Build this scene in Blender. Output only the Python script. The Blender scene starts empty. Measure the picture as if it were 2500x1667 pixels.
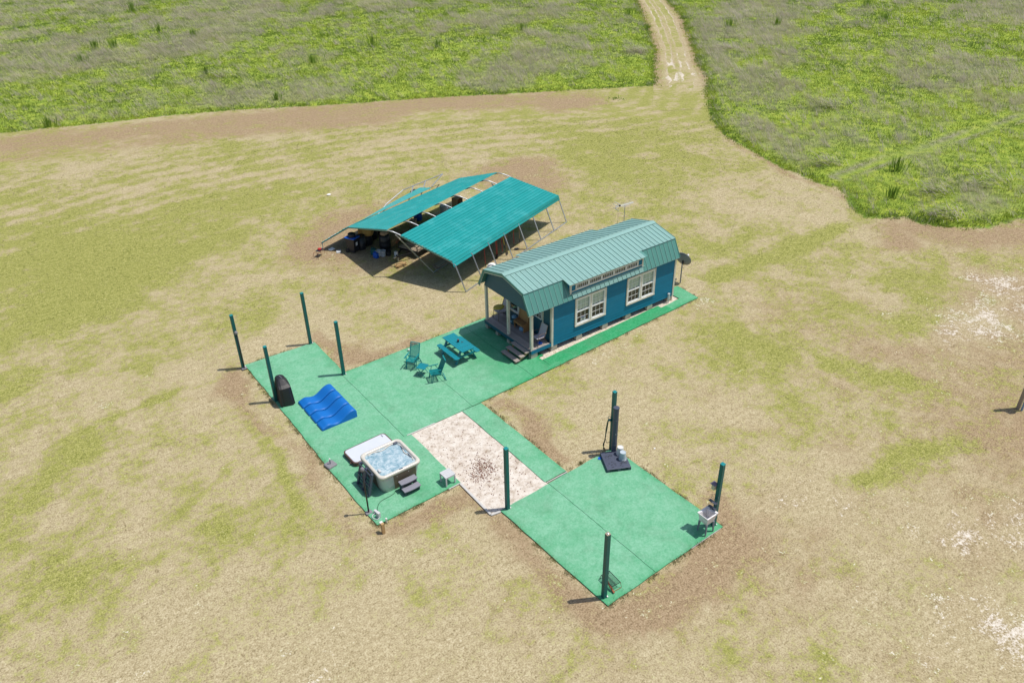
import bpy, bmesh, math, random
import numpy as np
from mathutils import Vector, Matrix
R = math.radians
random.seed(7)
rng = np.random.default_rng(11)
scene = bpy.context.scene
COL = scene.collection

# ------------------------------------------------------------------ camera
CAM = (-19.938, -25.919, 21.301); YAW, PITCH, ROLL = R(54.087), R(31.716), R(-1.197)
cf = Vector((math.cos(YAW) * math.cos(PITCH), math.sin(YAW) * math.cos(PITCH), -math.sin(PITCH)))
cr = Vector((math.sin(YAW), -math.cos(YAW), 0.0)); cu = cr.cross(cf)
cr2 = cr * math.cos(ROLL) + cu * math.sin(ROLL); cu2 = cu * math.cos(ROLL) - cr * math.sin(ROLL)
cd = bpy.data.cameras.new('camera'); cam = bpy.data.objects.new('camera', cd); COL.objects.link(cam)
mw = Matrix((cr2, cu2, -cf)).transposed().to_4x4(); mw.translation = Vector(CAM); cam.matrix_world = mw
cd.sensor_width = 36.0; cd.lens = 1915.16 / 2500 * 36; cd.clip_end = 3000; cd.clip_start = 0.1
scene.camera = cam

# ------------------------------------------------------------------ sky and sun
SUN_EL = R(68.5); sunv = Vector((0.873 * math.cos(SUN_EL), -0.488 * math.cos(SUN_EL), math.sin(SUN_EL))).normalized()
world = bpy.data.worlds.new('World'); scene.world = world; world.use_nodes = True
wn = world.node_tree; bg = wn.nodes['Background']
sky = wn.nodes.new('ShaderNodeTexSky'); sky.sky_type = 'NISHITA'; sky.sun_disc = False
sky.sun_elevation = SUN_EL; sky.sun_rotation = math.atan2(sunv.x, sunv.y); sky.dust_density = 1.6; sky.ozone_density = 1.0
wn.links.new(sky.outputs[0], bg.inputs[0]); bg.inputs[1].default_value = 0.125
sd = bpy.data.lights.new('sun', 'SUN'); sd.energy = 4.4; sd.angle = R(0.55); sd.color = (1.0, 0.95, 0.87)
so = bpy.data.objects.new('sun', sd); COL.objects.link(so); so.location = (0, 0, 60)
so.rotation_euler = (-sunv).to_track_quat('-Z', 'Y').to_euler()
vs = scene.view_settings; vs.view_transform = 'Standard'; vs.look = 'None'; vs.exposure = 0.05; vs.gamma = 1.0
scene.render.engine = 'CYCLES'

# ------------------------------------------------------------------ helpers
class MB:
    """collects vertices and faces of one mesh"""
    def __init__(s): s.v = []; s.f = []
    def add(s, vs_, fs_):
        n = len(s.v); s.v += [tuple(p) for p in vs_]; s.f += [tuple(i + n for i in f) for f in fs_]; return s
    def box(s, c, d, rz=0.0, taper=1.0):
        x, y, z = (k / 2 for k in d); co, si = math.cos(rz), math.sin(rz); out = []
        for zz, t in ((-z, 1.0), (z, taper)):
            for (a, b) in ((-x, -y), (x, -y), (x, y), (-x, y)):
                a *= t; b *= t; out.append((c[0] + a * co - b * si, c[1] + a * si + b * co, c[2] + zz))
        return s.add(out, BOXF)
    def bx(s, x0, x1, y0, y1, z0, z1): return s.box(((x0 + x1) / 2, (y0 + y1) / 2, (z0 + z1) / 2), (x1 - x0, y1 - y0, z1 - z0))
    def beam(s, p0, p1, w, h, up=(0, 0, 1)):
        p0, p1 = Vector(p0), Vector(p1); d = (p1 - p0).normalized(); u = Vector(up)
        sd_ = d.cross(u)
        if sd_.length < 1e-4: sd_ = d.cross(Vector((1, 0, 0)))
        sd_.normalize(); u = sd_.cross(d).normalized(); out = []
        for p in (p0, p1):
            for (a, b) in ((-1, -1), (1, -1), (1, 1), (-1, 1)): out.append(p + sd_ * (a * w / 2) + u * (b * h / 2))
        return s.add(out, [(0, 1, 2, 3), (7, 6, 5, 4), (0, 4, 5, 1), (1, 5, 6, 2), (2, 6, 7, 3), (3, 7, 4, 0)])
    def tube(s, pts, r, n=8, caps=True):
        pts = [Vector(p) for p in pts]; rs = r if isinstance(r, (list, tuple)) else [r] * len(pts)
        prev = None; rings = []
        for i, p in enumerate(pts):
            d = (pts[min(i + 1, len(pts) - 1)] - pts[max(i - 1, 0)]).normalized()
            if prev is None:
                a = d.cross(Vector((0, 0, 1)))
                if a.length < 1e-3: a = d.cross(Vector((1, 0, 0)))
            else: a = prev - d * prev.dot(d)
            a.normalize(); prev = a; b = d.cross(a)
            rings.append([p + (a * math.cos(2 * math.pi * k / n) + b * math.sin(2 * math.pi * k / n)) * rs[i] for k in range(n)])
        return s.loft(rings, caps)
    def loft(s, rings, caps=True, closed=True):
        n = len(rings[0]); vs_ = [p for r_ in rings for p in r_]; fs = []
        for i in range(len(rings) - 1):
            for k in range(n if closed else n - 1):
                k2 = (k + 1) % n; fs.append((i * n + k, i * n + k2, (i + 1) * n + k2, (i + 1) * n + k))
        if caps:
            fs.append(tuple(reversed(range(n)))); fs.append(tuple((len(rings) - 1) * n + k for k in range(n)))
        return s.add(vs_, fs)
    def lathe(s, prof, c=(0, 0, 0), n=18, caps=True):
        return s.loft([[(c[0] + r_ * math.cos(2 * math.pi * k / n), c[1] + r_ * math.sin(2 * math.pi * k / n), c[2] + z) for k in range(n)] for r_, z in prof], caps)
    def prism(s, poly, axis, a, b):
        """poly of 2D points extruded along axis from a to b"""
        def P(q, t):
            if axis == 'x': return (t, q[0], q[1])
            if axis == 'y': return (q[0], t, q[1])
            return (q[0], q[1], t)
        n = len(poly); vs_ = [P(q, a) for q in poly] + [P(q, b) for q in poly]
        fs = [tuple(reversed(range(n))), tuple(range(n, 2 * n))] + [(k, (k + 1) % n, n + (k + 1) % n, n + k) for k in range(n)]
        return s.add(vs_, fs)
    def quad(s, a, b, c, d): return s.add([a, b, c, d], [(0, 1, 2, 3)])
    def mesh(s, name, mat=None, smooth=False, off=None):
        m = bpy.data.meshes.new(name); v = s.v
        if off is not None: v = [tuple(off @ Vector(p)) for p in v]
        m.from_pydata(v, [], s.f)
        bm = bmesh.new(); bm.from_mesh(m); bmesh.ops.recalc_face_normals(bm, faces=bm.faces); bm.to_mesh(m); bm.free()
        if mat: m.materials.append(mat)
        if smooth: m.shade_smooth()
        m.update(); return m
    def build(s, name, mat, parent=None, world=False, smooth=False, bevel=0.0, sub=0):
        off = None
        if world and parent is not None: off = rootmat(parent).inverted()
        o = bpy.data.objects.new(name, s.mesh(name, mat, smooth, off)); COL.objects.link(o)
        if parent is not None: o.parent = parent
        if bevel:
            b = o.modifiers.new('bevel', 'BEVEL'); b.width = bevel; b.segments = 2; b.limit_method = 'ANGLE'; b.angle_limit = R(40)
        if sub:
            q = o.modifiers.new('sub', 'SUBSURF'); q.levels = sub; q.render_levels = sub
        return o
BOXF = [(3, 2, 1, 0), (4, 5, 6, 7), (0, 1, 5, 4), (1, 2, 6, 5), (2, 3, 7, 6), (3, 0, 4, 7)]
def rootmat(o):
    m = Matrix.Translation(o.location) @ o.rotation_euler.to_matrix().to_4x4()
    return rootmat(o.parent) @ m if o.parent else m
def tag(o, label=None, cat=None, group=None, kind=None):
    if label: o['label'] = label
    if cat: o['category'] = cat
    if group: o['group'] = group
    if kind: o['kind'] = kind
    return o
def thing(name, label, cat, loc=(0, 0, 0), rz=0.0, group=None):
    o = bpy.data.objects.new(name, None); COL.objects.link(o); o.empty_display_size = 0.2
    o.location = loc; o.rotation_euler = (0, 0, rz); return tag(o, label, cat, group)
def piece(name, me, parent, loc=(0, 0, 0), rot=(0, 0, 0)):
    o = bpy.data.objects.new(name, me); COL.objects.link(o); o.parent = parent; o.location = loc; o.rotation_euler = rot; return o
def copy_tree(o, parent=None):
    c = o.copy(); COL.objects.link(c); c.parent = parent
    for ch in o.children: copy_tree(ch, c)
    return c
def lerp(a, b, t): return tuple(a[i] + (b[i] - a[i]) * t for i in range(len(a)))

# ------------------------------------------------------------------ noise for the ground maps
def vnoise(x, y, seed=0):
    xi = np.floor(x).astype(np.int64); yi = np.floor(y).astype(np.int64); fx = x - xi; fy = y - yi
    fx = fx * fx * (3 - 2 * fx); fy = fy * fy * (3 - 2 * fy)
    def h(a, b):
        n = (a * 374761393 + b * 668265263 + seed * 974634777) & 0xFFFFFFFF
        n = ((n ^ (n >> 13)) * 1274126177) & 0xFFFFFFFF
        return ((n ^ (n >> 16)) & 0xFFFF) / 65535.0
    return (h(xi, yi) * (1 - fx) + h(xi + 1, yi) * fx) * (1 - fy) + (h(xi, yi + 1) * (1 - fx) + h(xi + 1, yi + 1) * fx) * fy
def fbm(x, y, seed=0, oct=4):
    a = 0.0; w = 0.5; t = 0.0
    for k in range(oct):
        a = a + w * vnoise(x, y, seed + k * 17); t += w; w *= 0.55; x = x * 2.03 + 3.1; y = y * 2.03 + 1.7
    return a / t
def sstep(a, b, x): t = np.clip((x - a) / (b - a), 0, 1); return t * t * (3 - 2 * t)
def inpoly(x, y, poly):
    ins = np.zeros(np.shape(x), bool); n = len(poly)
    for i in range(n):
        (x0, y0), (x1, y1) = poly[i], poly[(i + 1) % n]
        c = ((y0 > y) != (y1 > y)); d = (y1 - y0) if y1 != y0 else 1e-9
        ins ^= c & (x < (x1 - x0) * (y - y0) / d + x0)
    return ins
def pdist(x, y, line):
    d = np.full(np.shape(x), 1e9)
    for (x0, y0), (x1, y1) in zip(line[:-1], line[1:]):
        dx, dy = x1 - x0, y1 - y0; t = np.clip(((x - x0) * dx + (y - y0) * dy) / (dx * dx + dy * dy + 1e-9), 0, 1)
        d = np.minimum(d, np.hypot(x - x0 - t * dx, y - y0 - t * dy))
    return d
def fast_mesh(name, V, T, mat, attrs=None, nper=3, smooth=False):
    m = bpy.data.meshes.new(name); V = np.asarray(V, np.float32); T = np.asarray(T, np.int32)
    m.vertices.add(len(V)); m.vertices.foreach_set('co', V.ravel())
    m.loops.add(T.size); m.loops.foreach_set('vertex_index', T.ravel())
    m.polygons.add(len(T)); m.polygons.foreach_set('loop_start', np.arange(0, T.size, nper, dtype=np.int32))
    m.update(calc_edges=True)
    if smooth: m.shade_smooth()
    else: m.shade_flat()
    for k, a in (attrs or {}).items():
        at = m.attributes.new(k, 'FLOAT', 'POINT'); at.data.foreach_set('value', np.asarray(a, np.float32))
    m.materials.append(mat)
    o = bpy.data.objects.new(name, m); COL.objects.link(o); return o

# ------------------------------------------------------------------ materials
class NT:
    def __init__(s, name):
        s.m = bpy.data.materials.new(name); s.m.use_nodes = True; s.t = s.m.node_tree; s.b = s.t.nodes['Principled BSDF']
        s.tc = s.t.nodes.new('ShaderNodeTexCoord')
    def n(s, typ, **kw):
        q = s.t.nodes.new('ShaderNode' + typ)
        for k, v in kw.items(): setattr(q, k, v)
        return q
    def l(s, a, b): s.t.links.new(a, b)
    def noise(s, scale, detail=3.0, rough=0.55, src='Object', stretch=None, geo=False, dist=0.0):
        q = s.n('TexNoise'); q.inputs['Scale'].default_value = scale; q.inputs['Detail'].default_value = detail; q.inputs['Roughness'].default_value = rough; q.inputs['Distortion'].default_value = dist
        vec = s.n('NewGeometry').outputs['Position'] if geo else s.tc.outputs[src]
        if stretch:
            mp = s.n('Mapping'); mp.inputs['Scale'].default_value = stretch; s.l(vec, mp.inputs[0]); vec = mp.outputs[0]
        s.l(vec, q.inputs['Vector']); return q.outputs['Fac']
    def ramp(s, fac, stops):
        q = s.n('ValToRGB'); el = q.color_ramp.elements
        while len(el) < len(stops): el.new(0.5)
        for e, (p, c) in zip(el, stops): e.position = p; e.color = (*c, 1) if len(c) == 3 else c
        s.l(fac, q.inputs[0]); return q.outputs['Color']
    def mix(s, fac, a, b, mode='MIX'):
        q = s.n('Mix', data_type='RGBA', blend_type=mode); q.clamp_factor = True
        for sock, v in ((q.inputs[0], fac), (q.inputs[6], a), (q.inputs[7], b)):
            if isinstance(v, (int, float)): sock.default_value = v
            elif isinstance(v, tuple): sock.default_value = (*v, 1)
            else: s.l(v, sock)
        return q.outputs[2]
    def math(s, op, a, b=0.0, c=None):
        q = s.n('Math', operation=op); q.use_clamp = False
        for i, v in enumerate((a, b) if c is None else (a, b, c)):
            if isinstance(v, (int, float)): q.inputs[i].default_value = v
            else: s.l(v, q.inputs[i])
        return q.outputs[0]
    def attr(s, name): q = s.n('Attribute'); q.attribute_name = name; return q.outputs['Fac']
    def bump(s, h, strength=0.4, dist=0.02):
        q = s.n('Bump'); q.inputs['Strength'].default_value = strength; q.inputs['Distance'].default_value = dist
        s.l(h, q.inputs['Height']); s.l(q.outputs[0], s.b.inputs['Normal'])
    def col(s, c):
        if isinstance(c, tuple): s.b.inputs['Base Color'].default_value = (*c, 1)
        else: s.l(c, s.b.inputs['Base Color'])
    def set(s, rough=0.6, metal=0.0, spec=0.5):
        s.b.inputs['Roughness'].default_value = rough; s.b.inputs['Metallic'].default_value = metal; s.b.inputs['Specular IOR Level'].default_value = spec; return s
def simple(name, c, rough=0.6, metal=0.0, var=0.18, scale=6.0, spec=0.5, bump=0.0, bscale=40.0, rand=0.0, stretch=None, dirt=None):
    k = NT(name); k.set(rough, metal, spec)
    d = tuple(x * (1 - var) for x in c); e = tuple(min(1, x * (1 + var)) for x in c)
    out = k.mix(k.noise(scale, 4.0, stretch=stretch), d, e)
    if rand:
        oi = k.n('ObjectInfo'); hsv = k.n('HueSaturation'); k.l(out, hsv.inputs['Color'])
        k.l(k.math('MULTIPLY_ADD', oi.outputs['Random'], 2 * rand, 1 - rand), hsv.inputs['Value']); out = hsv.outputs[0]
    if dirt:
        out = k.mix(k.ramp(k.noise(dirt[1], 5.0, 0.65), [(0.5, (0, 0, 0)), (0.72, (1, 1, 1))]), out, dirt[0])
    k.col(out)
    if bump: k.bump(k.noise(bscale, 3.0, stretch=stretch), bump, 0.01)
    return k.m
M = {}
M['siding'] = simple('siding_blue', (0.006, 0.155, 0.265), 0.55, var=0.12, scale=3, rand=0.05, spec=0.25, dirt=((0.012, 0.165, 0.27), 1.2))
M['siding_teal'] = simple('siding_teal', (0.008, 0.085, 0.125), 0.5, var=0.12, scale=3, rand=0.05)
M['trim'] = simple('trim_greige', (0.62, 0.58, 0.49), 0.5, var=0.08, scale=4, dirt=((0.42, 0.39, 0.31), 2.5))
M['white'] = simple('white_vinyl', (0.78, 0.78, 0.77), 0.4, var=0.05)
M['roof'] = simple('roof_metal_green', (0.205, 0.365, 0.335), 0.36, var=0.07, scale=1.5, rand=0.035, spec=0.6, dirt=((0.20, 0.345, 0.31), 1.5))
M['roofdark'] = simple('roof_trim_green', (0.07, 0.22, 0.19), 0.45, var=0.08)
M['deck'] = simple('deck_wood', (0.30, 0.255, 0.23), 0.8, var=0.25, scale=5, rand=0.18, stretch=(1, 14, 14), bump=0.3, bscale=12)
M['stepwood'] = simple('step_wood', (0.31, 0.265, 0.235), 0.8, var=0.28, scale=6, rand=0.12, stretch=(8, 1, 8), bump=0.3, bscale=12)
M['block'] = simple('concrete_block', (0.40, 0.37, 0.30), 0.9, var=0.2, scale=9, bump=0.5, bscale=60, rand=0.15, dirt=((0.25, 0.21, 0.13), 5))
M['teal'] = simple('carport_teal', (0.0, 0.245, 0.24), 0.38, var=0.06, scale=1.2, rand=0.04, spec=0.6, dirt=((0.03, 0.30, 0.30), 1.3))
M['galv'] = simple('galvanised_steel', (0.50, 0.52, 0.55), 0.38, metal=0.75, var=0.15, scale=8)
M['postgreen'] = simple('post_green_paint', (0.0, 0.095, 0.092), 0.5, var=0.15, scale=4, dirt=((0.02, 0.10, 0.08), 3))
M['tealwood'] = simple('teal_wood_paint', (0.0, 0.19, 0.235), 0.45, var=0.12, scale=6, rand=0.06, dirt=((0.01, 0.10, 0.13), 7))
M['tealchair'] = simple('teal_chair_paint', (0.0, 0.19, 0.20), 0.42, var=0.1, scale=6, rand=0.05)
M['black'] = simple('black_plastic', (0.016, 0.018, 0.024), 0.45, var=0.3, scale=8)
M['blackmetal'] = simple('black_metal', (0.022, 0.022, 0.024), 0.4, metal=0.2, var=0.3)
M['slate'] = simple('slate_plastic', (0.055, 0.065, 0.10), 0.5, var=0.2, scale=10, bump=0.15)
M['greystep'] = simple('grey_step_plastic', (0.20, 0.20, 0.24), 0.65, var=0.12, scale=12, bump=0.2)
M['stepside'] = simple('step_side_plastic', (0.05, 0.055, 0.08), 0.6, var=0.12, scale=12)
M['blue'] = simple('blue_foam', (0.001, 0.12, 0.42), 0.5, var=0.05, scale=3, spec=0.4)
M['cloth'] = simple('grill_cover_cloth', (0.012, 0.012, 0.015), 0.55, var=0.3, scale=5, bump=0.5, bscale=9)
M['tubshell'] = simple('tub_acrylic', (0.53, 0.50, 0.44), 0.3, var=0.05, scale=2)
M['tubside'] = simple('tub_corner', (0.46, 0.47, 0.44), 0.45, var=0.06, scale=2)
M['tubbrown'] = simple('tub_panel_brown', (0.16, 0.115, 0.075), 0.6, var=0.12, scale=8)
M['coverwhite'] = simple('cover_liner', (0.52, 0.55, 0.60), 0.4, var=0.05, scale=3)
M['coverbrown'] = simple('cover_vinyl_brown', (0.10, 0.045, 0.035), 0.45, var=0.15, scale=6)
M['greyplast'] = simple('grey_plastic', (0.48, 0.49, 0.50), 0.5, var=0.06, scale=6)
M['sinkplast'] = simple('sink_plastic', (0.70, 0.69, 0.70), 0.4, var=0.05, scale=4, dirt=((0.50, 0.44, 0.36), 7))
M['legmetal'] = simple('grey_leg_metal', (0.16, 0.18, 0.22), 0.45, var=0.1)
M['wire'] = simple('wire_steel', (0.14, 0.15, 0.16), 0.35, metal=0.8)
M['rust'] = simple('rusty_iron', (0.22, 0.075, 0.03), 0.8, var=0.4, scale=14)
M['concrete'] = simple('grey_resin', (0.19, 0.185, 0.20), 0.75, var=0.15, scale=15, bump=0.2)
M['timber'] = simple('raw_timber', (0.42, 0.27, 0.12), 0.8, var=0.25, scale=6, rand=0.18, stretch=(10, 10, 1))
M['oldtimber'] = simple('weathered_timber', (0.27, 0.215, 0.155), 0.85, var=0.3, scale=6, rand=0.22, stretch=(2, 9, 9))
M['oak'] = simple('oak_veneer', (0.30, 0.155, 0.06), 0.45, var=0.2, scale=5, stretch=(8, 1, 1))
M['sling'] = simple('sling_fabric', (0.40, 0.38, 0.42), 0.7, var=0.06, scale=30)
M['bronze'] = simple('bronze_tube', (0.13, 0.09, 0.07), 0.4, metal=0.4)
M['yellowcloth'] = simple('yellow_cloth', (0.55, 0.42, 0.05), 0.7, var=0.25, scale=8)
M['tan'] = simple('tan_canvas', (0.50, 0.30, 0.09), 0.8, var=0.2, scale=7, bump=0.4, bscale=8)
M['cardboard'] = simple('cardboard', (0.38, 0.26, 0.17), 0.8, var=0.2, scale=6, bump=0.4, bscale=7)
M['bluebin'] = simple('blue_plastic', (0.01, 0.09, 0.45), 0.4, var=0.1)
M['lightblue'] = simple('pale_blue_plastic', (0.16, 0.30, 0.42), 0.5, var=0.2)
M['tealtote'] = simple('teal_tote', (0.004, 0.07, 0.09), 0.5, var=0.2)
M['paper'] = simple('paper_white', (0.75, 0.75, 0.74), 0.7, var=0.08, scale=12)
M['red'] = simple('red_fibreglass', (0.42, 0.012, 0.012), 0.4, var=0.15)
M['yellow'] = simple('yellow_paint', (0.70, 0.48, 0.02), 0.4, var=0.1)
M['dish'] = simple('dish_grey', (0.20, 0.205, 0.215), 0.5, var=0.08)
M['pvc'] = simple('white_pvc', (0.62, 0.62, 0.60), 0.4, var=0.05)
M['bluegrey'] = simple('blue_grey_steel', (0.20, 0.32, 0.52), 0.4, metal=0.3, var=0.12)
M['hose'] = simple('green_hose', (0.02, 0.06, 0.04), 0.5, var=0.3, scale=10)
M['rubber'] = simple('tyre_rubber', (0.02, 0.02, 0.021), 0.8, var=0.2)
M['birdbox'] = simple('cream_lantern', (0.50, 0.46, 0.33), 0.6, var=0.2)
M['purple'] = simple('mauve_roof', (0.17, 0.14, 0.19), 0.6)
M['shedin'] = simple('dark_interior', (0.05, 0.05, 0.055), 0.9)
M['curtain'] = simple('curtain_cloth', (0.72, 0.76, 0.68), 0.8, var=0.12, scale=3, stretch=(14, 1, 1))
M['darkblind'] = simple('brown_blind', (0.16, 0.115, 0.075), 0.8, var=0.35, scale=9)
M['screen'] = simple('insect_screen', (0.055, 0.053, 0.058), 0.75, var=0.15, scale=5)
M['edging'] = simple('edging_white', (0.46, 0.45, 0.43), 0.6, var=0.15)
M['bucketgrey'] = simple('blue_grey_bucket', (0.40, 0.46, 0.50), 0.45, var=0.06)
M['oldsteel'] = simple('old_cream_steel', (0.42, 0.40, 0.33), 0.5, metal=0.2, var=0.12)
def glass(name):
    k = NT(name); t = k.t
    lw = k.n('LayerWeight'); lw.inputs[0].default_value = 0.5; tr = k.n('BsdfTransparent'); gl = k.n('BsdfGlossy')
    tr.inputs[0].default_value = (0.88, 0.92, 0.91, 1); gl.inputs['Roughness'].default_value = 0.03
    mx = k.n('MixShader'); k.l(k.math('MULTIPLY_ADD', k.math('POWER', lw.outputs['Facing'], 4.0), 0.8, 0.04), mx.inputs[0]); k.l(tr.outputs[0], mx.inputs[1]); k.l(gl.outputs[0], mx.inputs[2])
    k.l(mx.outputs[0], t.nodes['Material Output'].inputs[0]); return k.m
M['glass'] = glass('window_glass')
# boiling tub water
k = NT('tub_water'); k.set(0.12, 0, 0.5)
n1 = k.noise(2.6, 6.0, 0.62, dist=1.4); n2 = k.noise(9.0, 5.0, 0.7, dist=0.6)
fo = k.math('MULTIPLY_ADD', n2, 0.45, k.math('MULTIPLY', n1, 0.75))
k.col(k.ramp(fo, [(0.44, (0.13, 0.25, 0.31)), (0.56, (0.25, 0.37, 0.43)), (0.68, (0.42, 0.51, 0.55)), (0.82, (0.58, 0.63, 0.65))]))
k.bump(fo, 0.5, 0.06); M['water'] = k.m
# artificial turf: fibres, sun-bleached except where the attribute says it has kept its dye
k = NT('artificial_turf'); k.set(0.75, 0, 0.25)
pale = k.ramp(k.noise(13.0, 6.0, 0.72, geo=True), [(0.34, (0.095, 0.315, 0.17)), (0.5, (0.14, 0.385, 0.228)), (0.66, (0.20, 0.45, 0.295))])
deep = k.ramp(k.noise(12.0, 6.0, 0.72, geo=True), [(0.36, (0.010, 0.225, 0.075)), (0.5, (0.025, 0.285, 0.11)), (0.66, (0.07, 0.345, 0.165))])
fac = k.math('ADD', k.attr('dye'), k.math('MULTIPLY_ADD', k.noise(1.1, 4.0, 0.6, geo=True), 1.2, -0.54))
pale = k.mix(k.ramp(k.noise(2.6, 5.0, 0.65, geo=True), [(0.40, (0, 0, 0)), (0.62, (1, 1, 1))]), pale, k.mix(0.22, pale, (0.32, 0.54, 0.41)))
tc_ = k.mix(fac, pale, deep)
tc_ = k.mix(k.ramp(k.noise(90, 2.0, geo=True), [(0.35, (1, 1, 1)), (0.62, (0, 0, 0))]), tc_, k.mix(0.2, tc_, (0.05, 0.22, 0.12)))
tc_ = k.mix(k.ramp(k.noise(0.8, 6.0, 0.68, geo=True, dist=0.5), [(0.50, (0, 0, 0)), (0.70, (0.6, 0.6, 0.6))]), tc_, k.mix(0.5, tc_, (0.10, 0.20, 0.12)))
k.col(tc_); k.bump(k.noise(70, 3.0, 0.7, geo=True), 0.6, 0.02); M['turf'] = k.m
M['turfedge'] = simple('turf_backing', (0.015, 0.045, 0.025), 0.9, var=0.4, scale=20)
# sand of the pit with leaf litter
k = NT('pit_sand'); k.set(0.95, 0, 0.1)
sc = k.ramp(k.noise(3.0, 6.0, 0.7, geo=True), [(0.32, (0.34, 0.28, 0.215)), (0.46, (0.52, 0.46, 0.395)), (0.62, (0.62, 0.575, 0.515))])
li = k.ramp(k.noise(8.0, 6.0, 0.78, geo=True, dist=0.3), [(0.56, (0, 0, 0)), (0.66, (1, 1, 1))])
k.col(k.mix(k.mix(0.8, (0, 0, 0), li), sc, (0.20, 0.14, 0.10))); k.bump(k.noise(9, 6.0, 0.7, geo=True), 0.6, 0.05); M['sand'] = k.m
# lawn
k = NT('dry_lawn'); k.set(0.95, 0, 0.1)
f0 = k.noise(0.55, 6.0, 0.62, geo=True, dist=0.6); f1 = k.noise(1.7, 6.0, 0.66, geo=True, dist=0.4); f2 = k.noise(5.5, 4.0, 0.7, geo=True); f3 = k.noise(17.0, 4.0, 0.72, geo=True)
st1 = k.noise(1.0, 4.0, 0.6, geo=True, stretch=(0.9, 5.0, 1))
fine = k.math('ADD', k.math('MULTIPLY_ADD', f3, 0.65, k.math('MULTIPLY', f2, 0.35)), k.math('MULTIPLY_ADD', st1, 0.10, -0.05))
straw = k.ramp(fine, [(0.35, (0.165, 0.13, 0.068)), (0.45, (0.31, 0.255, 0.145)), (0.54, (0.425, 0.362, 0.225)), (0.65, (0.56, 0.495, 0.345))])
grn = k.ramp(fine, [(0.35, (0.085, 0.10, 0.020)), (0.46, (0.195, 0.21, 0.045)), (0.55, (0.31, 0.305, 0.09)), (0.66, (0.44, 0.41, 0.19))])
soil = k.ramp(fine, [(0.36, (0.125, 0.086, 0.048)), (0.5, (0.285, 0.205, 0.122)), (0.64, (0.40, 0.305, 0.20))])
snd = k.ramp(fine, [(0.37, (0.33, 0.27, 0.19)), (0.5, (0.53, 0.47, 0.385)), (0.63, (0.68, 0.635, 0.56))])
def thr(a, w0, w1, w2, w3, lo, hi):
    s_ = a
    for f_, w_ in ((f0, w0), (f1, w1), (f2, w2), (f3, w3)): s_ = k.math('ADD', s_, k.math('MULTIPLY_ADD', f_, w_, -w_ / 2))
    q = k.n('MapRange'); q.interpolation_type = 'SMOOTHSTEP'; k.l(s_, q.inputs[0]); q.inputs[1].default_value = lo; q.inputs[2].default_value = hi; return q.outputs[0]
c_ = k.mix(k.math('MULTIPLY', thr(k.attr('soil'), 0.9, 0.9, 0.6, 0.4, 0.22, 0.85), 0.92), straw, soil)
c_ = k.mix(k.math('MULTIPLY', thr(k.attr('green'), 1.1, 1.6, 1.7, 1.3, 0.20, 0.78), 0.95), c_, grn)
c_ = k.mix(thr(k.attr('sand'), 0.9, 1.3, 1.6, 1.2, 0.30, 0.62), c_, snd)
wd = k.ramp(k.noise(2.2, 5.0, 0.6, geo=True), [(0.35, (0.09, 0.17, 0.018)), (0.65, (0.19, 0.28, 0.04))])
c_ = k.mix(k.attr('weed'), c_, wd)
k.col(c_); k.bump(fine, 0.8, 0.05); M['lawn'] = k.m
# grass blades and field plants coloured by their dryness
k = NT('field_plants'); k.set(0.7, 0, 0.2)
h = k.attr('hue'); g_ = k.ramp(k.noise(0.16, 4.0, 0.6, geo=True), [(0.36, (0.19, 0.295, 0.035)), (0.5, (0.30, 0.40, 0.042)), (0.62, (0.43, 0.50, 0.06))])
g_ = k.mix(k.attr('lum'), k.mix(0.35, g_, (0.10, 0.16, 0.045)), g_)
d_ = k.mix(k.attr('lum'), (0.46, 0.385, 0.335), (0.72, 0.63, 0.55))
k.col(k.mix(h, g_, d_)); k.b.inputs['Subsurface Weight'].default_value = 0.0
tl = k.n('BsdfTranslucent'); k.l(k.mix(h, g_, d_), tl.inputs[0]); ms = k.n('MixShader'); ms.inputs[0].default_value = 0.5
k.l(k.b.outputs[0], ms.inputs[1]); k.l(tl.outputs[0], ms.inputs[2]); k.l(ms.outputs[0], k.t.nodes['Material Output'].inputs[0]); M['plants'] = k.m
k = NT('field_soil'); k.set(0.95, 0, 0.1)
k.col(k.mix(k.attr('hue'), k.ramp(k.noise(1.4, 6.0, 0.68, geo=True), [(0.34, (0.14, 0.215, 0.03)), (0.5, (0.26, 0.35, 0.045)), (0.66, (0.38, 0.44, 0.065))]), k.ramp(k.noise(2.0, 5.0, 0.65, geo=True), [(0.35, (0.16, 0.165, 0.09)), (0.65, (0.33, 0.305, 0.22))])))
k.bump(k.noise(3.0, 6.0, 0.7, geo=True), 1.0, 0.25); M['fieldsoil'] = k.m
def leafmat(name, a, b):
    k = NT(name); k.set(0.65, 0, 0.25); c = k.mix(k.noise(5, 3), a, b); k.col(c)
    tl = k.n('BsdfTranslucent'); k.l(c, tl.inputs[0]); ms = k.n('MixShader'); ms.inputs[0].default_value = 0.5
    k.l(k.b.outputs[0], ms.inputs[1]); k.l(tl.outputs[0], ms.inputs[2]); k.l(ms.outputs[0], k.t.nodes['Material Output'].inputs[0]); return k.m
M['fennel'] = leafmat('fennel_green', (0.16, 0.27, 0.035), (0.26, 0.37, 0.05))
M['deadbrush'] = leafmat('dead_brush_grey', (0.42, 0.37, 0.34), (0.60, 0.54, 0.49))
M['pinegreen'] = leafmat('needle_green', (0.03, 0.11, 0.02), (0.07, 0.20, 0.03))
k = NT('lawn_blades'); k.set(0.75, 0, 0.15)
k.col(k.mix(k.attr('hue'), k.mix(k.attr('lum'), (0.13, 0.17, 0.04), (0.27, 0.31, 0.08)), k.mix(k.attr('lum'), (0.26, 0.205, 0.115), (0.50, 0.43, 0.28)))); M['lawnblade'] = k.m
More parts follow.
